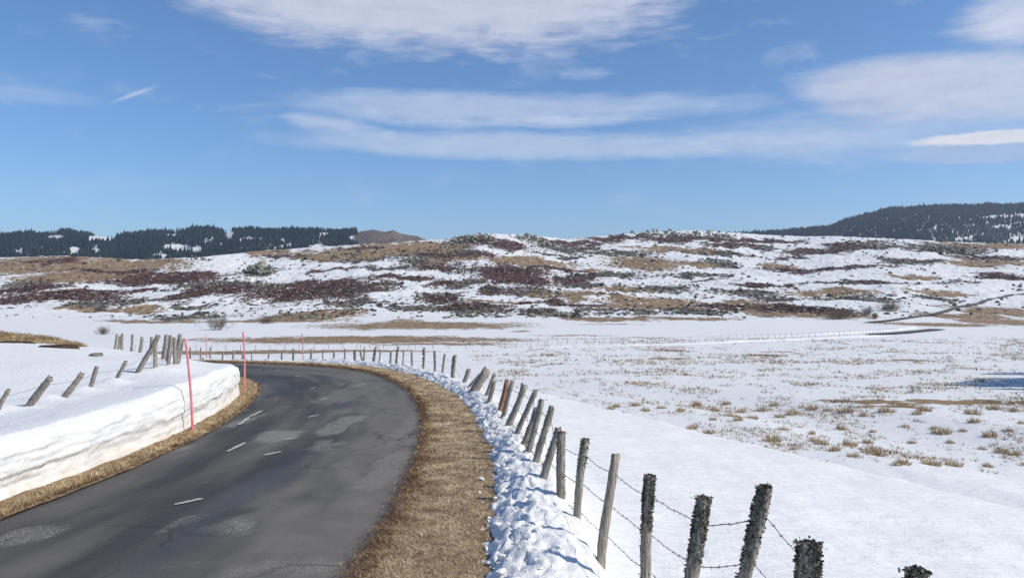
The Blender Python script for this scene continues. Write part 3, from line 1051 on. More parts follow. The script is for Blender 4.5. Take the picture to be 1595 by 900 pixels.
rs = np.random.default_rng(3)
NB = 190000
dens = 1.0 / (np.maximum(np.hypot(fineR[:, 0], fineR[:, 1]), 5) ** 1.45)
dens[fineR[:, 1] < 4] = 0.002
idx = rs.choice(len(fineR), NB, p=dens / dens.sum())
ro = rs.random(NB)
eo = bank_edge(sR[idx]) + .10
o = -.06 + ro * eo + .04 * rs.normal(size=NB)
jx = rs.random(NB) * .12
nR = normals2(fineR)[0]; tR = normals2(fineR)[1]
px = fineR[idx, 0] + nR[idx, 0] * o + tR[idx, 0] * jx
py = fineR[idx, 1] + nR[idx, 1] * o + tR[idx, 1] * jx
keep = (o > .02) | (rs.random(NB) < .35)
clump = fbm(px * 2.2, py * 2.2, 3)
keep &= rs.random(NB) < np.clip(.85 + 1.0 * clump, .45, 1)
px, py, o, cl = px[keep], py[keep], o[keep], clump[keep]
big = np.maximum(py / 10.0, .8)
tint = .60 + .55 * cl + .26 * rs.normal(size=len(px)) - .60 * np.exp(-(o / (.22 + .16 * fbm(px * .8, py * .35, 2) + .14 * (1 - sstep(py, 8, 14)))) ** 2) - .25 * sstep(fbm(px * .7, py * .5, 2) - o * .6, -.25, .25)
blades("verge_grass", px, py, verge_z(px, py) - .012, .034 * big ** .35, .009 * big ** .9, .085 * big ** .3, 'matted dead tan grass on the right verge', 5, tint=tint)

# ------------------------------------------------------------------ left snow bank with its cut face
fl = fineL[(fineL[:, 1] > -6) & (fineL[:, 0] > -40)]
nl_, _ = normals2(fl)
ls = np.arange(len(fl)) * .06
verge_w = .34 + .05 * fbm(ls / 2, ls * 0, 2) + .30 * np.exp(-((fl[:, 1] - 28.3) / 2.2) ** 2)
wall = fl - nl_ * verge_w[:, None]
wy_sorted = np.maximum.accumulate(wall[:, 1])


def wall_x(y):
    return np.interp(y, wy_sorted, wall[:, 0])


def field_z(x, y):
    """surface of the snow field left of the road"""
    d = wall_x(y) - x
    ze = np.interp(y, [-6, 4, 10, 17, 22, 26.6, 30, 36, 40], [-1.8, -1.9, -2.0, -2.1, -2.22, -2.50, -2.95, -3.35, -3.5])
    zi = np.interp(y, [-6, 8, 12, 15, 18, 20, 22, 26, 30, 40], [-2.15, -2.2, -2.25, -2.27, -2.24, -2.1, -2.0, -1.97, -1.92, -1.9])
    w = sstep(d, .2, 2.6)
    z = ze * (1 - w) + zi * w + .018 * np.clip(d - 3, 0, 14) * sstep(y, 23, 33)
    yc = np.interp(x, [-40, -30, -20, -16, -12, -9, -7], [35, 34, 31, 28.5, 25.5, 23.5, 23])
    t = (y - yc) / 1.2
    z = z - .21 * np.where(t > 20, t, np.log1p(np.exp(np.clip(t, -30, 20)))) * w
    z = np.maximum(z, road_z(y) + .40 + .1 * fbm(x / 3, y / 3, 2))
    # wind ripples and drifts
    z = z + .05 * fbm(x / 1.7, y / 2.6, 3) + .012 * fbm(x / .35, y / .7, 2)
    # scoops behind the old posts
    for (sx, sy, sr, sd) in SCOOPS:
        z = z + sd * np.exp(-(((x - sx) / sr) ** 2 + ((y - sy) / (sr * .6)) ** 2))
    return z


SCOOPS = [(-9.6, 14.6, .5, .14), (-9.5, 15.9, .45, .16), (-9.4, 17.2, .4, .14), (-9.3, 18.4, .4, .16), (-9.0, 20.4, .6, .12),
          (-8.9, 14.9, .35, -.08), (-8.9, 16.2, .35, -.08), (-8.8, 21.3, .7, .10)]

nface = 34
fk = np.linspace(0, 1, nface)
nx_ = 110
fd = .02 + 50 * np.linspace(0, 1, nx_) ** 2.6
lsel = np.concatenate([np.arange(0, len(fl), 2)])
wb = wall[lsel]; wn = nl_[lsel]; wl = ls[lsel]
ztop = field_z(wb[:, 0] - .35, wb[:, 1])
zbot = road_z(wb[:, 1]) - .02
Hh = np.maximum(ztop - zbot, .3)
Sg, Kg = np.meshgrid(wl, fk, indexing='ij')
lay = .40 + .06 * fbm(Sg / 3.0, Sg * 0, 2)                    # the ledge between the old dirty layer and the upper snow
scallop = lumps(Sg / .55, Kg * 1.6 + 3, 4, .45, .8)
out_off = np.where(Kg < lay, -.02 - .055 * np.sin(np.clip(Kg / lay, 0, 1) * math.pi) - .04 * scallop,
                   .03 * np.sin(np.clip((Kg - lay) / (1 - lay), 0, 1) * math.pi * .9) - .02)
out_off = out_off + .06 * fbm(Sg / .9, Kg * 2.2, 4) * sstep(Kg, 0, .1) + .035 * fbm(Sg / .2, Kg * 6, 4, .6)
out_off = out_off + .030 * fbm(Sg / 1.6, Kg * 13, 3) - .16 * np.clip(Kg - .86, 0, 1) ** 1.5 / .14 ** 1.5 - .16 * Kg   # rounded lip leaning back
FX = wb[:, None, 0] + wn[:, None, 0] * out_off
FY = wb[:, None, 1] + wn[:, None, 1] * out_off
hk = np.sin(np.clip(fk, 0, 1) * math.pi / 2) ** .95 * .18 + fk * .82
FZ = zbot[:, None] + Hh[:, None] * hk[None]
# field part
lipx, lipy, lipz = FX[:, -1], FY[:, -1], FZ[:, -1]
GX = lipx[:, None] - fd[None]; GY = np.broadcast_to(lipy[:, None], GX.shape)
zf = field_z(GX, GY)
bl_ = np.exp(-(fd / .35))[None]
GZ = zf * (1 - bl_) + lipz[:, None] * bl_
AX = np.concatenate([FX, GX], 1); AY = np.concatenate([FY, GY], 1); AZ = np.concatenate([FZ, GZ], 1)
me = mesh_of("snow_bank", np.stack([AX, AY, AZ], -1).reshape(-1, 3), grid_faces(len(wb), nface + nx_))
dirt_face = np.clip(1.15 - fk / .40, 0, 1)[None] * .78 + .12 * np.exp(-((fk - .42) / .05) ** 2)[None] + .06
DD = np.concatenate([np.broadcast_to(dirt_face, FX.shape), np.zeros_like(GX)], 1)
add_attr(me, 'dirt', DD.ravel())
link("snow_bank", me, M_bank, kind='structure', label='deep snow bank with a cut face left of the road', cat='snow bank')

# narrow strip of turf at the foot of the cut
sub = fl[::3]; n_ = nl_[::3]
offs = np.linspace(.10, -.85, 10)
X = sub[:, None, 0] + n_[:, None, 0] * offs; Y = sub[:, None, 1] + n_[:, None, 1] * offs
Z = road_z(Y) + .012 + .05 * sstep(-offs, -.05, .25)[None] + .03 * fbm(X * 2, Y * 2, 3)
me = mesh_of("verge", np.stack([X, Y, Z], -1).reshape(-1, 3), grid_faces(len(sub), len(offs)))
link("verge", me, M_verge, kind='structure', label='narrow dead grass verge under the cut snow on the left', cat='verge')
rs = np.random.default_rng(14)
vis = np.nonzero((fl[:, 1] > 7) & (fl[:, 1] < 35))[0]
p = 1 / fl[vis, 1] ** 1.0
NB = 36000
idx = rs.choice(vis, NB, p=p / p.sum())
o = .06 - rs.random(NB) * (verge_w[idx] + .08)
px = fl[idx, 0] + nl_[idx, 0] * o + rs.normal(size=NB) * .03; py = fl[idx, 1] + nl_[idx, 1] * o + rs.random(NB) * .1
big = np.maximum(py / 11, .9)
tint = .46 + .5 * fbm(px * 2.5, py * 2.5, 3) + .24 * rs.normal(size=NB) - .25 * (o > 0)
blades("verge_grass", px, py, road_z(py) + .03, .055 * big ** .35, .011 * big ** .9, .06 * big ** .3, 'dead tan grass at the foot of the left snow wall', 6, tint=tint)

# grass knoll melted free on top of the left bank
def knoll():
    rs = np.random.default_rng(21)
    n, m = 90, 40
    uu = np.linspace(-22, 1, n) ; dd = np.linspace(-1, 1, m)
    cx = -16.5 - uu * 0
    # a low hump running along the crest
    x0, x1 = -40.0, -15.6
    xs = np.linspace(x0, x1, n)
    yc = np.interp(xs, [-40, -30, -22, -18.5, -15.6], [38, 36, 33.4, 31.2, 28.6])
    ww = np.interp(xs, [-40, -30, -22, -18.5, -15.6], [5, 5, 3.4, 2.0, .3]) * (1 + .25 * fbm(xs / 2, xs * 0, 3))
    X = np.broadcast_to(xs[:, None], (n, m)).copy()
    Y = yc[:, None] + ww[:, None] * dd[None]
    hgt = np.interp(xs, [-40, -30, -22, -18.5, -15.6], [.55, .5, .34, .22, .03])
    Z = field_z(X, Y) - .06 + hgt[:, None] * (1 - dd[None] ** 2) ** .8 + .10 * fbm(X / 1.1, Y / 1.1, 3) * (1 - dd[None] ** 4)
    Z = np.maximum(Z, road_z(Y) - .2)
    me = mesh_of("grass_knoll", np.stack([X, Y, Z], -1).reshape(-1, 3), grid_faces(n, m))
    o = link("grass_knoll", me, M_verge, kind='structure', label='hump of dead grass melted free on the left bank', cat='grass')
    N = 26000
    i = rs.integers(0, n - 1, N); j = rs.integers(0, m - 1, N)
    f1, f2 = rs.random(N), rs.random(N)
    P = np.stack([X, Y, Z], -1)
    pt = P[i, j] + (P[i + 1, j] - P[i, j]) * f1[:, None] + (P[i, j + 1] - P[i, j]) * f2[:, None]
    tint = .34 + .5 * fbm(pt[:, 0] / 1.5, pt[:, 1] / 1.5, 3) + .22 * rs.normal(size=N)
    blades("knoll_grass", pt[:, 0], pt[:, 1], pt[:, 2] - .02, .14, .035, .14, 'shaggy dead grass on the hump left of the road', 8, tint=tint)
    # dark overhung soil where the turf breaks
    soils = [(at(10, 530, 28.5), .8, .06), (at(96, 537, 27.2), .65, .11)]
    for (c, rx, rz) in soils:
        th = np.linspace(0, 2 * np.pi, 20, endpoint=False)
        rr = 1 + .38 * rs.normal(size=20)
        zc = float(field_z(np.array([c[0]]), np.array([c[1]]))[0])
        ring0 = np.stack([c[0] + rx * rr * np.cos(th), c[1] + .35 * rr * np.sin(th), np.full(20, zc - .1)], 1)
        ring1 = np.stack([c[0] + .75 * rx * rr * np.cos(th), c[1] + .05 + .24 * rr * np.sin(th), zc + rz * (.2 + .8 * rs.random(20))], 1)
        top = np.array([[c[0], c[1] + .1, zc + rz * 1.05]])
        v = np.vstack([ring0, ring1, top]); i0 = np.arange(20); j0 = np.roll(i0, -1)
        f = [np.stack([i0, j0, j0 + 20, i0 + 20], 1), np.stack([i0 + 20, j0 + 20, np.full(20, 40)], 1)]
        link("soil", mesh_of("soil", v, f), M_soil, parent=o)


knoll()

# ------------------------------------------------------------------ fences
def post_mesh(base, top, rad, seed, rings=16, sides=10, flat=True):
    rs = np.random.default_rng(seed)
    base, top = np.asarray(base, float), np.asarray(top, float)
    t = np.linspace(0, 1, rings)
    pts = base + (top - base) * t[:, None]
    L = np.linalg.norm(top - base)
    pts[:, 0] += .018 * np.sin(t * 4 + rs.random() * 6) * L
    pts[:, 1] += .018 * np.sin(t * 3.3 + rs.random() * 6) * L
    r = rad * (1.05 - .15 * t) * (1 + .05 * rs.normal(size=rings))
    v, fs = tube(pts, r, sides, True, .10, rs)
    v[-sides - 1:-1, 2] += rs.normal(size=sides) * rad * .25      # roughly sawn or split end
    return v, fs, pts, r


def lichen_mesh(pts, r, t0, t1, count, size, seed, side=None):
    """crust of curled lichen lobes standing off the post"""
    rs = np.random.default_rng(seed)
    n = count
    t = t0 + (t1 - t0) * rs.random(n) ** .8
    k = t * (len(pts) - 1)
    i = np.minimum(k.astype(int), len(pts) - 2); f = (k - i)[:, None]
    c = pts[i] * (1 - f) + pts[i + 1] * f
    th = rs.random(n) * 2 * np.pi
    if side is not None:
        th = side + rs.normal(size=n) * .8
    nrm = np.stack([np.cos(th), np.sin(th), .25 * rs.normal(size=n)], 1)
    rr = r[i]
    topcap = rs.random(n) < .12 * (t1 > .97)
    p = c + nrm * (rr * (.8 + .25 * rs.random(n)))[:, None]
    p[topcap] = pts[-1] + (rs.normal(size=(topcap.sum(), 3)) * np.array([.5, .5, .05])) * r[-1]
    nrm[topcap] = np.array([0, 0, 1.0]) + .4 * rs.normal(size=(topcap.sum(), 3))
    nrm /= np.linalg.norm(nrm, axis=1)[:, None]
    a = rs.normal(size=(n, 3)); a -= nrm * (a * nrm).sum(1)[:, None]; a /= np.linalg.norm(a, axis=1)[:, None]
    b = np.cross(nrm, a)
    s = (size * (.5 + rs.random(n)))[:, None]
    out = (.5 + rs.random(n))[:, None]
    v0 = p - a * s * .6; v1 = p + a * s * .6
    v2 = p + nrm * s * out * 1.2 + b * s * .5 + a * s * .5; v3 = p + nrm * s * out * 1.2 + b * s * .5 - a * s * .5
    v = np.stack([v0, v1, v2, v3], 1).reshape(-1, 3)
    f = np.arange(4 * n).reshape(-1, 4)
    me = mesh_of("lichen", v, f, False)
    tv = np.clip(rs.random(n) ** 1.6, 0, 1)
    add_attr(me, 'tint', np.repeat(tv, 4))
    return me


def build_fence(name, label, posts, wires, loc, mats, barb_until=0, wire_r=.0035):
    """posts: dicts with base, top, r, lichen...; wires: list of lists of points"""
    root = link(name, None, label=label, cat='fence', loc=loc)
    loc = np.asarray(loc, float)
    for n, p in enumerate(posts):
        det = p.get('detail', 2)
        rings, sides = ((18, 11), (9, 8), (4, 6))[2 - det]
        v, fs, pts, r = post_mesh(p['base'] - loc, p['top'] - loc, p['r'], 100 + n + int(abs(loc[1]) * 10), rings, sides)
        mat = p.get('mat') or mats[n % len(mats)]
        po = link("fence_post", mesh_of("fence_post", v, fs, det > 0), mat, parent=root)
        if p.get('label'):
            po['label'] = p['label']
        for (t0, t1, cnt, size, side) in p.get('lichen', []):
            link("lichen", lichen_mesh(pts, r, t0, t1, cnt, size, 300 + n, side), M_lichen, parent=po, kind='stuff')
    for wn_, w_ in enumerate(wires):
        pts = np.asarray(w_, float) - loc
        v, fs = tube(pts, wire_r, 4, False)
        wo = link("wire", mesh_of("wire", v, fs), M_wire, parent=root)
        if barb_until:
            d = np.concatenate([[0], np.cumsum(np.linalg.norm(np.diff(pts, axis=0), axis=1))])
            ss = np.arange(.05, d[-1], .11)
            bp = np.stack([np.interp(ss, d, pts[:, k]) for k in range(3)], 1)
            bp = bp[bp[:, 1] + loc[1] < barb_until]
            rs = np.random.default_rng(wn_)
            parts = []
            for c in bp:
                for _ in range(2):
                    dvec = rs.normal(size=3); dvec /= np.linalg.norm(dvec)
                    parts.append(tube(np.array([c - dvec * .016, c + dvec * .016]), .0022, 3, False))
            if parts:
                v, fs = join(parts)
                link("barbs", mesh_of("barbs", v, fs), M_wire, parent=wo, kind='stuff')
    return root


def sag_wire(pts, sag, n=7, seed=0):
    out = []
    rs = np.random.default_rng(seed)
    for a, b in zip(pts[:-1], pts[1:]):
        t = np.linspace(0, 1, n, endpoint=False)[:, None]
        L = np.linalg.norm(b - a)
        p = a + (b - a) * t
        p[:, 2] -= (4 * t * (1 - t))[:, 0] * sag * L * (.6 + .8 * rs.random())
        p += rs.normal(size=p.shape) * .004 * np.minimum(1, L) * (t > 0)
        out.append(p)
    out.append(np.asarray(pts[-1])[None])
    return np.vstack(out)


def gz1(x, y):
    return float(ground_z(np.array([x]), np.array([y]))[0])


# fence on the right, nearest post first: (u top, v top, u low, v low, depth, radius, lichen code)
near_posts = [
    (1424, 893, 1405, 985, 4.3, .055, 'A'), (1266, 846, 1255, 1010, 4.9, .072, 'A'), (1195, 760, 1152, 910, 5.55, .048, 'T'),
    (1102, 777, 1072, 905, 6.2, .058, 'T'), (1017, 742, 1004, 905, 7.1, .047, 'T'), (956, 708, 938, 890, 8.1, .047, ''),
    (914, 684, 896, 830, 9.2, .045, 't'), (878, 674, 872, 768, 10.2, .055, 'F'), (868, 667, 848, 750, 11.0, .060, 's'),
    (857, 633, 834, 731, 12.2, .050, 'f'), (845, 623, 819, 706, 13.2, .055, 's'), (834, 636, 814, 699, 13.9, .055, 'f'),
    (833, 608, 803, 687, 15.0, .052, 'f'), (817, 600, 790, 666, 16.4, .070, ''), (800, 593, 781, 652, 17.8, .055, 's'), (790, 591, 776, 643, 18.7, .062, 'r'),
    (771, 594, 765, 612, 21.0, .065, 's'), (769, 583, 758, 611, 22.5, .055, 'f'), (757, 575, 741, 604, 24.0, .13, 's'), (747, 583, 733, 600, 25.5, .06, ''),
    (731, 575, 725, 589, 27.5, .07, 'f'), (710, 553, 706, 590, 30.0, .065, 's')]
far_us = [(706, 556, 703), (692, 551, 688), (677, 546, 676), (661, 543, 657), (642, 545, 642), (629, 545, 626), (621, 541, 617), (608, 546, 607), (593, 545, 592), (585, 541, 583),
          (567, 541, 566), (562, 546, 565), (553, 547, 553), (537, 543, 534), (520, 545, 519), (503, 544, 500), (485, 544, 481), (457, 543, 453), (439, 549, 437), (419, 547, 418),
          (392, 548, 388), (378, 547, 377), (363, 545, 362), (346, 547, 345), (327, 541, 328), (312, 541, 311), (296, 541, 296)]
fence_line = RIGHT_EDGE + RE_N * 2.55
fence_line = fence_line[(fence_line[:, 1] > 25) & (fence_line[:, 0] > -40)]
fa = fence_line[:, 0] / fence_line[:, 1]
posts = []
LIC = {'A': [(.35, 1.0, 5200, .0105, None)], 'T': [(.70, 1.0, 2100, .0095, None), (.25, .72, 130, .010, math.pi)], 't': [(.78, 1.0, 420, .010, None), (.25, .8, 70, .010, math.pi)],
       'F': [(.2, 1.0, 700, .010, None)], 'f': [(.5, 1.0, 200, .012, None)], 's': [(.3, .98, 120, .012, math.pi)], 'r': [], '': []}
for (ut, vt, ub, vb, Y, rad, code) in near_posts:
    top = at(ut, vt, Y)
    low = at(ub, vb, Y)
    gz_ = gz1(low[0], Y) - .35
    d = (top - low) / (top[2] - low[2])
    base = top + d * (gz_ - top[2])
    posts.append(dict(base=base, top=top, r=rad, lichen=LIC[code], detail=2 if Y < 17 else 1, mat=M_woodred if code == 'r' else (M_wood2 if code in ('', 't') else M_wood)))
for n, (ut, vt, ub) in enumerate(far_us):
    a = (ub - 797.5) / F
    k = np.abs(fa - a).argmin()
    Y = fence_line[k, 1]
    top = at(ut, vt, Y)
    bx = fence_line[k, 0]
    base = np.array([bx, Y, min(gz1(bx, Y), top[2] - .5) - .3])
    posts.append(dict(base=base, top=top, r=.045 + .02 * ((n * 7) % 5) / 5, lichen=[(.4, .98, 160, .028, math.pi)] if n % 3 == 0 and n < 14 else [], detail=1, mat=M_wood))
wires = []
for k, dz in enumerate((.21, .54, .86)):
    pts = []
    for p in posts:
        d = (p['base'] - p['top']) / np.linalg.norm(p['base'] - p['top'])
        L = min(dz, np.linalg.norm(p['base'] - p['top']) * .8)
        pts.append(p['top'] + d * L + np.array([p['r'] * .95, -.01, 0]))
    wires.append(sag_wire(pts, .018, 7, k))
fence_right = build_fence("barbed_wire_fence", 'old barbed wire fence with lichened wooden posts along the right snow bank', posts, wires,
                          (posts[5]['base'][0], posts[5]['base'][1], posts[5]['base'][2]), [M_wood, M_wood2], 20)

# half buried fence on the left bank
left_posts = [(15, 607, -2, 636, 14.2, .045, 's'), (76, 588, 43, 637, 15.2, .062, 's'), (126, 582, 95, 627, 16.3, .062, 's'), (153, 571, 137, 611, 17.3, .050, ''), (195, 563, 176, 603, 18.5, .042, 's'),
              (245, 523, 212, 589, 20.0, .058, 'f'), (243, 535, 241, 573, 20.3, .05, ''), (266, 523, 263, 570, 21.2, .052, ''), (273, 526, 272, 563, 21.6, .048, ''), (280, 521, 277, 558, 22.2, .062, 's'),
              (285, 527, 281, 558, 22.6, .040, ''), (259, 522, 256, 546, 23.4, .07, 's'), (264, 522, 262, 548, 23.0, .05, ''), (237, 525, 235, 543, 25.5, .06, ''), (222, 525, 219, 541, 27.5, .06, ''), (206, 522, 205, 538, 30.0, .05, ''),
              (191, 520, 190, 535, 33.0, .06, 's'), (186, 523, 185, 535, 34.0, .05, ''), (181, 520, 180, 533, 35.5, .06, '')]
lposts = []
for (ut, vt, ub, vb, Y, rad, code) in left_posts:
    top, low = at(ut, vt, Y), at(ub, vb, Y)
    zf_ = float(field_z(np.array([low[0]]), np.array([Y]))[0])
    d = (top - low) / (top[2] - low[2])
    base = top + d * (min(zf_, low[2]) - .25 - top[2])
    lposts.append(dict(base=base, top=top, r=rad, lichen=LIC[code], detail=2 if Y < 21 else 1))
lw = []
for k, (dz, sel) in enumerate(((.15, [0, 1, 2, 3, 4, 6, 7, 9]), (.10, [9, 11, 13, 14, 15, 16, 18]))):
    pts = [lposts[i]['top'] + (lposts[i]['base'] - lposts[i]['top']) * dz for i in sel]
    lw.append(sag_wire(pts, .03, 6, 20 + k))
build_fence("wire_fence", 'leaning grey posts of a fence half buried in the left snow field', lposts, lw,
            (lposts[6]['base'][0], lposts[6]['base'][1], lposts[6]['base'][2]), [M_wood2, M_wood], 0, .003)


# far fences along the valley road
def far_fence(label, line, spacing, off, hgt, u_lo, u_hi, seed):
    rs = np.random.default_rng(seed)
    nrm, _ = normals2(line)
    L = line + nrm * off
    d = np.concatenate([[0], np.cumsum(np.linalg.norm(np.diff(L, axis=0), axis=1))])
    ss = np.arange(0, d[-1], spacing)
    P = np.stack([np.interp(ss, d, L[:, 0]), np.interp(ss, d, L[:, 1])], 1)
    u = 797.5 + F * P[:, 0] / P[:, 1]
    P = P[(u > u_lo) & (u < u_hi)]
    root = link("wire_fence", None, label=label, cat='fence', loc=(P[0, 0], P[0, 1], gz1(*P[0])))
    l0 = np.array(root.location)
    shared = []
    for k in range(5):
        v, fs, _, _ = post_mesh((0, 0, -.3), (rs.normal() * .10, rs.normal() * .05, hgt * (.85 + .3 * rs.random())), .045, 900 + seed + k, 4, 5)
        shared.append(mesh_of("fence_post", v, fs, False))
    tops = []
    gz_all = ground_z(P[:, 0], P[:, 1])
    for k, p in enumerate(P):
        o = link("fence_post", shared[k % 5], M_wood2, parent=root, loc=np.array([p[0], p[1], gz_all[k]]) - l0)
        tops.append(np.array([p[0], p[1], gz_all[k] + hgt * .8]) - l0)
    v, fs = tube(np.array(tops), .008, 3, False)
    link("wire", mesh_of("wire", v, fs), M_wire, parent=root)


far_fence('row of tiny fence posts beyond the valley road', FAR_C, 2.6, -5.0, 1.25, 200, 1400, 1)
far_fence('row of tiny fence posts on the near side of the valley road', FAR_C, 3.4, 4.5, 1.1, 560, 1330, 2)

# ------------------------------------------------------------------ snow poles
POLES = [((300, 673), (289, 528), 17.0, .030, 'pink snow pole leaning against the cut snow wall, nearest and tallest', False),
         ((380.5, 611), (379, 517), 26.4, .034, 'upright pink snow pole on the grass at the inside of the bend', False),
         ((471, 565), (471, 519), 45.5, .035, 'small pink snow pole beyond the outside of the bend', True),
         ((321, 560), (321, 521), 48.0, .028, 'faint pink snow pole above the snow bank beside the leftmost outer fence posts', True),
         ((206, 545), (206, 519), 52.0, .028, 'faintest distant pink snow pole among the far posts at the left', True)]
for (b_, t_, Y, r_, lab, far_) in POLES:
    base, top = at(*b_, Y), at(*t_, Y)
    if far_:
        base[2] = min(base[2], gz1(base[0], Y))
    base = base + (base - top) * .06
    root = link("snow_pole", None, loc=base, label=lab, cat='snow pole', group='pink snow poles along the road')
    n = 12
    pts = (top - base) * np.linspace(0, 1, n)[:, None]
    pts[:, 0] += .012 * np.sin(np.linspace(0, math.pi, n)) * np.linalg.norm(top - base)
    v, fs = tube(pts, np.linspace(r_, r_ * .8, n), 10)
    link("shaft", mesh_of("shaft", v, fs), M_pole, parent=root)
    v, fs = tube(pts[-2:] + np.array([0, 0, .01]), r_ * .95, 10)
    link("cap", mesh_of("cap", v, fs), M_pole, parent=root)

# ------------------------------------------------------------------ grass tussocks in the meadow
def tussock_mesh(seed, n=60, rad=.16, hgt=.30):
    rs = np.random.default_rng(seed)
    a = rs.random(n) * 2 * np.pi; rr = rad * np.sqrt(rs.random(n))
    px, py = rr * np.cos(a) * 1.35, rr * np.sin(a)
    th = rs.random(n) * 2 * np.pi
    wd = .006 + .008 * rs.random(n)
    hh = hgt * (.4 + .7 * rs.random(n)) * (1 - .5 * (rr / rad) ** 2)
    dx, dy = px * .45 + .05 * rs.normal(size=n), py * .45 + .05 * rs.normal(size=n)
    A = np.stack([px - np.cos(th) * wd, py - np.sin(th) * wd, np.full(n, -.04)], 1)
    B = np.stack([px + np.cos(th) * wd, py + np.sin(th) * wd, np.full(n, -.04)], 1)
    C = np.stack([px + dx, py + dy, hh], 1)
    v = np.stack([A, B, C], 1).reshape(-1, 3)
    t = np.clip(.50 + .28 * rs.normal(size=n), 0, 1)
    return v, np.arange(3 * n).reshape(-1, 3), np.repeat(t, 3)


big_uv = [(1350, 690, 1.3), (1362, 708, 1.3), (1321, 694, 1.3), (1270, 688, 1.2), (1202, 687, 1.2), (1280, 692, .9), (1264, 676, .9), (1468, 675, 1.2), (1543, 680, 1.2), (1485, 725, 1.2),
          (1538, 727, 1.0), (1450, 724, 1.0), (1407, 722, 1.0), (1395, 725, .8), (1560, 705, .9), (1580, 708, .9), (1215, 650, 1.1), (1235, 646, 1.1), (1190, 640, 1.2), (1155, 643, 1.2),
          (1112, 640, 1.3), (1150, 655, .9), (1172, 652, .9), (1345, 648, 1.1), (1320, 642, 1.2), (1440, 640, 1.3), (1430, 645, 1.2), (1515, 645, 1.1), (1518, 658, 1.1), (1550, 637, 1.1),
          (1580, 640, 1.1), (1380, 642, 1.2), (1265, 638, 1.1), (1290, 640, 1.1), (1078, 668, .9), (1104, 675, .9), (1110, 654, .9), (1220, 670, .7), (1310, 668, 1.0), (1360, 673, .7),
          (1410, 665, .9), (1455, 668, .7), (1500, 672, .7), (1590, 660, .9), (1570, 672, .7), (1060, 640, .9), (1030, 636, .9), (1085, 632, 1.0), (990, 632, .8), (960, 634, 1.0),
          (950, 637, .9), (1005, 640, .8), (1130, 630, 1.0), (1205, 632, 1.0), (1300, 702, .8), (1330, 711, .7), (1235, 700, .6), (1530, 700, .5), (1480, 690, .7), (1420, 690, .7)]
shared_t = []
for k in range(8):
    v, f, t = tussock_mesh(40 + k, 150)
    me = mesh_of("grass_tussock", v, f, False); add_attr(me, 'tint', t); me.materials.append(M_blade)
    shared_t.append(me)
for n, (u, v, sc) in enumerate(big_uv):
    x, y, z = ray_ground(u, v, 19, 120)
    o = link("grass_tussock", shared_t[n % 8], loc=(x, y, z), label='dry tan grass tussock poking up through the snowy meadow right of the fence',
             cat='grass tussock', group='grass tussocks in the snowy meadow')
    o.rotation_euler = (0, 0, n * 1.7)
    s = sc * (.8 + .6 * ((n * 37) % 10) / 10) * max(1, y / 34)
    o.scale = (s * 1.05, s * 1.05, s * .85)

rs = np.random.default_rng(77)
# small tips of grass through the snow, thick in some reaches of the meadow and thin in others
N = 24000
uu = 720 + 1000 * rs.random(N); vv = 528 + 185 * rs.random(N) ** 1.5
Yv = np.interp(-vv, [-760, -679, -625, -597, -570, -550, -540, -530, -520], [20, 30, 45, 60, 90, 132, 160, 190, 235])
Yv = Yv * (1 + .04 * rs.normal(size=N))
xs = (uu - 797.5) / F * Yv
dn = fbm(xs / (Yv * .12), Yv / (Yv * .04 + 4), 3) + .5 * fbm(xs / 3, Yv / 3, 2)
ex = np.interp(Yv, [17.5, 21, 24, 28.5, 37, 42, 46, 60], [13.5, 10.5, 8.7, 6.3, 3.2, -1, -9, -60])
ok = (dn > .02 + .28 * rs.random(N)) & (xs > ex) & (uu > 735 + (vv - 560) * 1.2)
ok |= (rs.random(N) < .09) & (xs > ex) & (uu > 735 + (vv - 560) * 1.2)
xs, Yv = xs[ok], Yv[ok]
zz = ground_z(xs, Yv)
n = len(xs)
sv, sf, st = tussock_mesh(99, 12, .10, .15)
sv = sv * np.array([1, 1, 1.0])
sc = (.4 + 1.4 * rs.random(n) ** 2.5) * np.clip(Yv / 40, .8, 2.6)
V, Fc = tile(sv, sf, np.stack([xs, Yv, zz], 1), np.stack([sc * 1.7, sc * 1.4, sc * .75], 1), rs.random(n) * 6.28)
me = mesh_of("grass_tips", V, Fc, False)
add_attr(me, 'tint', np.clip(np.tile(st, n) - .18 + .2 * np.repeat(rs.normal(size=n), len(st)), 0, 1))
link("grass_tips", me, M_blade, kind='stuff', label='short dark grass tips speckling the snowy meadow', cat='grass')

# ------------------------------------------------------------------ rocks
ROCKS = [rock_src(60 + k) for k in range(7)]
SMALL = [rock_src(80 + k, 1) for k in range(5)]
rock_me = []
for k, (v, f) in enumerate(ROCKS):
    me = mesh_of("rock", v, f, False); add_attr(me, 'tint', np.full(len(v), .45 + .12 * k)); me.materials.append(M_rock)
    rock_me.append(me)


def outcrop(label, u, v, ru, rv, n, smin, smax, seed, lift=1.0):
    rs = np.random.default_rng(seed)
    x, y, z = ray_ground(u, v + rv * .7, 60, 1300)
    root = link("rock_outcrop", None, loc=(x, y, z), label=label, cat='rocks')
    hw = ru * y / F; hh = rv * 2 * y / F
    for k in range(n):
        dx = np.clip(rs.normal() * .45, -1, 1) * hw
        dy = rs.normal() * hw * .25
        s = smin + (smax - smin) * rs.random() ** 1.8
        g_ = gz1(x + dx, y + dy)
        up = max(0.0, hh * lift * (1 - (dx / hw) ** 2) * rs.random() * .8 - s * .3)
        o = link("rock", rock_me[rs.integers(0, 7)], parent=root, loc=(dx, dy, g_ - z + up + s * .12))
        o.scale = (s * (1 + .5 * rs.random()), s, s * (.7 + .5 * rs.random()))
        o.rotation_euler = (rs.normal() * .3, rs.normal() * .3, rs.random() * 6.28)


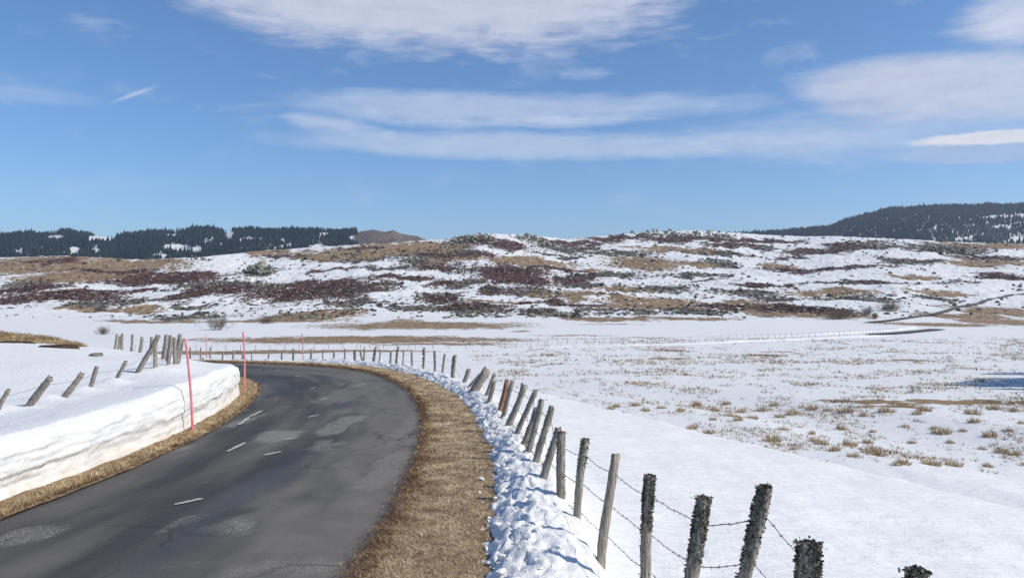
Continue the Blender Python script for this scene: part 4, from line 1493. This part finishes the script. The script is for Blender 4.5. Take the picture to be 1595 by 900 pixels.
outcrop('heap of big pale lichened boulders above the widest heather patch at left', 402, 419, 34, 11, 46, 1.0, 3.4, 1)
outcrop('rocky knoll of grey boulders on the ridge where the sky dips lowest', 735, 371, 40, 8, 60, 1.2, 3.6, 2, .8)
outcrop('rocks on the right half of the ridge knoll left of centre', 830, 371, 34, 7, 50, 1.2, 3.4, 3, .8)
outcrop('long line of dark rocks along the highest central ridge', 1020, 363, 70, 5, 64, 1.2, 3.4, 4, .7)
outcrop('rocks on the central ridge just left of the wooded hill', 1115, 365, 60, 4, 54, 1.2, 3.2, 5, .7)
outcrop('jumble of rocks below the wooded hill near the right edge', 1470, 387, 60, 7, 64, 1.1, 3.0, 6, .6)
outcrop('scattered rocks on the slope below the left forest', 318, 402, 26, 5, 26, .8, 2.0, 7, .5)
outcrop('low mossy rocks at the foot of the moor above the brown grass strip', 480, 492, 52, 6, 40, .4, 1.2, 8, .6)
outcrop('dark rocks at the foot of the central slope', 990, 486, 30, 5, 30, .4, 1.1, 9, .7)
outcrop('rocks left of the big heather patch under the boulder heap', 425, 440, 26, 9, 36, .6, 1.8, 10, .4)
outcrop('broken grey rocks on the slope left of the ridge knoll', 650, 402, 44, 8, 44, .7, 1.9, 11, .4)
outcrop('dark stones in the snow under the long slope at centre', 858, 488, 44, 7, 40, .4, 1.1, 12, .5)
outcrop('stones on the snowy rise under the centre right ridge', 1402, 407, 40, 5, 34, .7, 1.7, 13, .4)

for (u, v, s, lab) in [(1355, 461, 3.3, 'big dark boulder in the snow, left one of the pair above the climbing road'), (1388, 461, 2.6, 'dark boulder in the snow, right one of the pair above the climbing road'),
                       (1118, 455, 2.6, 'lone dark boulder in the snow below the centre right ridge'), (1327, 431, 1.6, 'small grey boulder alone on bright snow at right'),
                       (1590, 453, 2.2, 'dark boulder at the right edge beside the climbing road')]:
    x, y, z = ray_ground(u, v, 60, 1300)
    o = link("boulder", rock_me[int(u) % 7], loc=(x, y, z + s * .1), label=lab, cat='boulder')
    o.scale = (s * 1.5, s * 1.2, s * .75); o.rotation_euler = (0, 0, u)
c = at(148, 537, 24.0)
o = link("boulder", rock_me[2], loc=(c[0], c[1], float(field_z(np.array([c[0]]), np.array([c[1]]))[0]) + .02), label='grey stone half sunk in the left snow field', cat='boulder')
o.scale = (.24, .2, .12)

# small stones and heather bushes too many to count
rs = np.random.default_rng(5)
N = 85000
a_ = (rs.random(N) * 2 - 1) * .72
Y_ = 350 + 740 * rs.random(N) ** 1.25
X_ = a_ * Y_
g, h, r = covers(X_, Y_)
brk = fbm(X_ / 14, Y_ / 18, 3)
pick = (r > .25) & (rs.random(N) < np.clip(r * .26 + brk * .60, 0, .45))
pick |= (rs.random(N) < .02 + .10 * np.clip(brk, 0, 1))
X1, Y1, r1 = X_[pick], Y_[pick], r[pick]
Z1 = ground_z(X1, Y1)
n = len(X1)
print("stones", n)
vs, fs_, tn = [], [], []
base_i = 0
which = rs.integers(0, 5, n)
for k in range(5):
    m = which == k
    sv, sf = SMALL[k]
    s = (.40 + 1.5 * rs.random(m.sum()) ** 2.4) * (Y1[m] / 560) ** .75
    V, Fc = tile(sv, sf, np.stack([X1[m], Y1[m], Z1[m] + s * .15], 1), np.stack([s * (1 + .8 * rs.random(m.sum())), s, s * (.6 + .4 * rs.random(m.sum()))], 1), rs.random(m.sum()) * 6.28)
    vs.append(V); fs_.append(Fc + base_i); base_i += len(V)
    tn.append(np.repeat(rs.random(m.sum()) ** 1.5 * 1.1 - .35, len(sv)))
me = mesh_of("stones", np.concatenate(vs), np.concatenate(fs_), False)
add_attr(me, 'tint', np.concatenate(tn))
link("stones", me, M_rock, kind='stuff', label='countless small stones scattered over the snowy moor', cat='stones')

N = 75000
a_ = (rs.random(N) * 2 - 1) * .72
Y_ = 350 + 740 * rs.random(N) ** 1.2
X_ = a_ * Y_
g, h, r = covers(X_, Y_)
brk = fbm(X_ / 9, Y_ / 14, 3)
pick = rs.random(N) < np.clip((h - .25) * .9 + .35 * brk, 0, .8) * (h > .2)
pick |= (r > .3) & (rs.random(N) < np.clip(.08 + .8 * brk, 0, .4))
pick |= rs.random(N) < np.clip(brk - .2, 0, .4) * .5
X1, Y1 = X_[pick], Y_[pick]
Z1 = ground_z(X1, Y1)
n = len(X1)
print("heather", n)
nb = 7
a0 = np.arange(nb) * 2 * np.pi / nb
hv = []
hr = np.random.default_rng(2)
for k in range(nb):
    aa = a0[k]
    hv += [(math.cos(aa) * .25, math.sin(aa) * .25, -.15), (math.cos(aa + .9) * .9, math.sin(aa + .9) * .9, .05 + .15 * hr.random()), (math.cos(aa + .3) * .55, math.sin(aa + .3) * .55, .55 + .4 * hr.random())]
hv = np.array(hv); hf = np.arange(3 * nb).reshape(-1, 3)
s = (.45 + .85 * rs.random(n)) * (Y1 / 520) ** .7
V, Fc = tile(hv, hf, np.stack([X1, Y1, Z1], 1), np.stack([s * 1.3, s, s * .75], 1), rs.random(n) * 6.28)
me = mesh_of("heather", V, Fc, False)
add_attr(me, 'tint', np.clip(np.repeat(rs.random(n), nb * 3) * .7 + .3 * rs.random(len(V)), 0, 1))
link("heather", me, M_heath, kind='stuff', label='low dark heather scrub covering patches of the moor', cat='heather')


# ------------------------------------------------------------------ bare shrubs
def shrub(label, u, v, wpx, hpx, seed, dense=1.0):
    rs = np.random.default_rng(seed)
    x, y, z = ray_ground(u, v, 60, 1300)
    hw, hh = wpx / 2 * y / F, hpx * y / F
    root = link("bare_shrub", None, loc=(x, y, z), label=label, cat='shrub')
    stems, twigs = [], []
    ns = int(26 * dense * max(1, wpx / hpx))
    px1 = y / F
    for k in range(ns):
        bx = rs.normal() * hw * .35
        by = rs.normal() * hw * .25
        a = rs.random() * 6.28
        top = np.array([bx + np.cos(a) * hw * .45 * rs.random() + bx * .4, by + np.sin(a) * hw * .4 * rs.random(), hh * (.55 + .45 * rs.random()) * max(.35, 1 - (bx / hw) ** 2)])
        b0 = np.array([bx * .6, by * .6, -.2])
        mid = (b0 + top) / 2 + rs.normal(size=3) * hh * .06
        stems.append(tube(np.array([b0, mid, top]), np.array([.12, .08, .03]) * px1, 4, False))
        for q in range(16):
            t = .25 + .75 * rs.random()
            s0 = b0 + (top - b0) * t
            dirv = rs.normal(size=3) * np.array([1, 1, .8]) + np.array([0, 0, .7])
            s1 = s0 + dirv / np.linalg.norm(dirv) * hh * (.12 + .22 * rs.random())
            twigs.append(tube(np.array([s0, s1]), np.array([.07, .035]) * px1, 3, False))
    v_, f_ = join(stems); link("stems", mesh_of("stems", v_, f_), M_twig, parent=root)
    v_, f_ = join(twigs); link("twigs", mesh_of("twigs", v_, f_), M_twig, parent=root, kind='stuff')


for args in [('wide bare brown shrub at the foot of the slope, left of the climbing road', 1306, 497, 58, 16, 1, 1.6),
             ('bare grey shrub on the snow just above the climbing road', 1386, 485, 44, 17, 2, 1.6),
             ('small bare shrub below the grey shrub by the climbing road', 1352, 491, 26, 14, 3, 1.2),
             ('tiny bare bush beside the climbing road', 1362, 497, 14, 11, 4, 1.0),
             ('bare grey brown shrub above the leaning posts at left', 338, 514, 46, 24, 5, 1.5),
             ('pale bare shrub on the snow behind the left bank', 160, 521, 26, 14, 6, 1.2),
             ('dark bare shrub behind the tallest pink pole among rocks', 415, 504, 34, 14, 7, 1.3)]:
    shrub(*args)

# ------------------------------------------------------------------ woods on the far hills
def conifer_src(layers, sides, seed):
    rs = np.random.default_rng(seed)
    v, f = [], []
    for k in range(layers):
        z0 = .10 + .80 * k / layers; z1 = min(1.0, z0 + 1.25 / layers + .06)
        r = .24 * (1 - k / layers) ** .8 + .025
        b = len(v)
        for s in range(sides):
            a = 2 * math.pi * (s + rs.random() * .5) / sides
            rr = r * (.65 + .6 * rs.random())
            v.append((rr * math.cos(a), rr * math.sin(a), z0 - .05 * rs.random()))
        v.append((0, 0, z1))
        for s in range(sides):
            f.append((b + s, b + (s + 1) % sides, b + sides))
    return np.array(v), np.array(f)


def wood(name, label, u0, u1, ylo, yhi, n, hmin, hmax, clear, seed, brown=None):
    rs = np.random.default_rng(seed)
    y = ylo + (yhi - ylo) * rs.random(n) ** .9
    u = u0 + (u1 - u0) * rs.random(n)
    x = (u - 797.5) / F * y
    z = ground_z(x, y)
    yc = np.interp(u, _fu, _fy)
    ok = y < yc + 40
    vpix = 450 - F * z / y
    thin = fbm(x / 60, y / 60, 3)
    ok &= thin > -.62
    for (cu, cv, ru, rv) in clear:
        ok &= (((u - cu) / ru) ** 2 + ((vpix - cv) / rv) ** 2 > 1 + .5 * rs.normal(size=n) * .4)
    x, y, z, u, vpix, thin = [q[ok] for q in (x, y, z, u, vpix, thin)]
    n = len(x)
    hgt = (hmin + (hmax - hmin) * rs.random(n) ** 1.6 * 1.35) * (1 + .5 * fbm(x / 50, y / 90, 3)) * (1 + .22 * (rs.random(n) < .06))
    V, Fc, tn, base = [], [], [], 0
    which = rs.integers(0, 4, n)
    for k in range(4):
        m = which == k
        sv, sf = conifer_src(3, 5, seed * 10 + k)
        wd = hgt[m] * (.8 + .5 * rs.random(m.sum())) * (12 / np.maximum(hgt[m], 9)) ** .5
        a, b = tile(sv, sf, np.stack([x[m], y[m], z[m] - .5], 1), np.stack([wd, wd, hgt[m]], 1), rs.random(m.sum()) * 6.28)
        V.append(a); Fc.append(b + base); base += len(a)
        t = .05 + .6 * rs.random(m.sum()) + .35 * thin[m]
        t = t + .8 * np.exp(-(((u[m] - 1540) / 55) ** 2 + ((vpix[m] - 368) / 11) ** 2)) * (u[m] > 1300)
        tn.append(np.repeat(t, len(sv)))
    me = mesh_of(name, np.concatenate(V), np.concatenate(Fc), False)
    add_attr(me, 'tint', np.clip(np.concatenate(tn), 0, 1))
    link(name, me, M_conif, kind='stuff', label=label, cat='forest')
    print(name, n)


wood("forest", 'dark conifer wood on the distant hill at left', -90, 556, 1260, 1980, 21000, 6, 13,
     [(274, 388, 22, 8), (304, 390, 14, 6), (116, 392, 8, 9), (158, 372, 26, 6), (357, 367, 9, 7), (88, 371, 16, 5), (150, 392, 6, 6), (392, 374, 24, 4), (562, 372, 20, 8), (505, 366, 10, 4), (30, 394, 10, 5), (250, 399, 12, 5), (495, 386, 16, 6), (450, 384, 5, 4), (440, 376, 5, 3), (270, 368, 14, 4)], 3)
wood("forest", 'dark blue wooded hill at the right edge', 1100, 1690, 1350, 2640, 19000, 8, 15,
     [(1562, 338, 26, 3), (1535, 340, 12, 2), (1590, 336, 14, 3), (1560, 355, 18, 4), (1458, 356, 4, 5), (1500, 374, 20, 4), (1585, 372, 12, 4), (1590, 348, 10, 2)], 4)

# spruces just outside the frame whose shadows reach over the meadow
_sl = 1 / math.tan(radians(SUN_EL))
spruce = []
for n, (tu, ty, hgt) in enumerate([(1482, 58.5, 14.0), (1492, 60.0, 13.0), (1505, 61.5, 13.5), (1515, 63.0, 12.5), (1525, 64.5, 13.0), (1540, 66.0, 13.5), (1550, 67.5, 13.0),
                                   (1530, 57.0, 12.5), (1552, 54.0, 12.0), (1540, 73.0, 13.5), (1555, 75.0, 13.0)]):
    x = (tu - 797.5) / F * ty + hgt * _sl * math.sin(radians(SUN_AZ)); y = ty + hgt * _sl * math.cos(radians(SUN_AZ))
    root = link("spruce_tree", None, loc=(x, y, gz1(x, y)), label='dark spruce standing beyond the right edge, its shadow reaching over the meadow', cat='tree', group='spruces beyond the right edge')
    k = n % 3
    if n < 3:
        rs = np.random.default_rng(500 + n)
        v, fs = tube(np.array([(0, 0, -.02), (.004, 0, .5), (0, .004, .97)]), np.array([.018, .010, .002]), 8)
        tm = mesh_of("trunk", v, fs)
        N = 6000
        t = rs.random(N) ** .7
        a = rs.random(N) * 6.28
        rr = (1 - t) ** .85 * .30 * np.sqrt(rs.random(N)) * (.75 + .35 * np.sin(t * 42))
        px, py, pz = rr * np.cos(a), rr * np.sin(a), .06 + .94 * t - rr * .25
        link("trunk", tm, M_bark, parent=root)
        cm, _ = blades("crown", px, py, pz, .016, .024, .045, None, 600 + n, M_conif, None, cat=None, parent=root)
        spruce.append((tm, cm))
    else:
        link("trunk", spruce[k][0], parent=root)
        link("crown", spruce[k][1], parent=root)
    root.scale = (hgt, hgt, hgt)
    root.rotation_euler = (0, 0, n * 1.3)

# ------------------------------------------------------------------ haze
def haze_box():
    x0, x1, y0, y1, z0, z1 = -9000, 9000, -60, 9500, -420, 420
    v = np.array([(x, y, z) for z in (z0, z1) for y in (y0, y1) for x in (x0, x1)], float)
    f = np.array([(0, 2, 3, 1), (4, 5, 7, 6), (0, 1, 5, 4), (2, 6, 7, 3), (0, 4, 6, 2), (1, 3, 7, 5)])
    m = bpy.data.materials.new("thin_blue_air")
    m.use_nodes = True
    T = NT(m.node_tree)
    T.n.clear()
    out = T.new('ShaderNodeOutputMaterial')
    vol = T.new('ShaderNodeVolumePrincipled')
    vol.inputs['Color'].default_value = (.70, .83, 1.0, 1)
    vol.inputs['Density'].default_value = HAZE
    vol.inputs['Anisotropy'].default_value = .25
    T.l.new(vol.outputs[0], out.inputs['Volume'])
    link("haze", mesh_of("haze", v, f, False), m, kind='stuff', label='thin blue air over the far hills', cat='haze')


HAZE = 0.00010
haze_box()
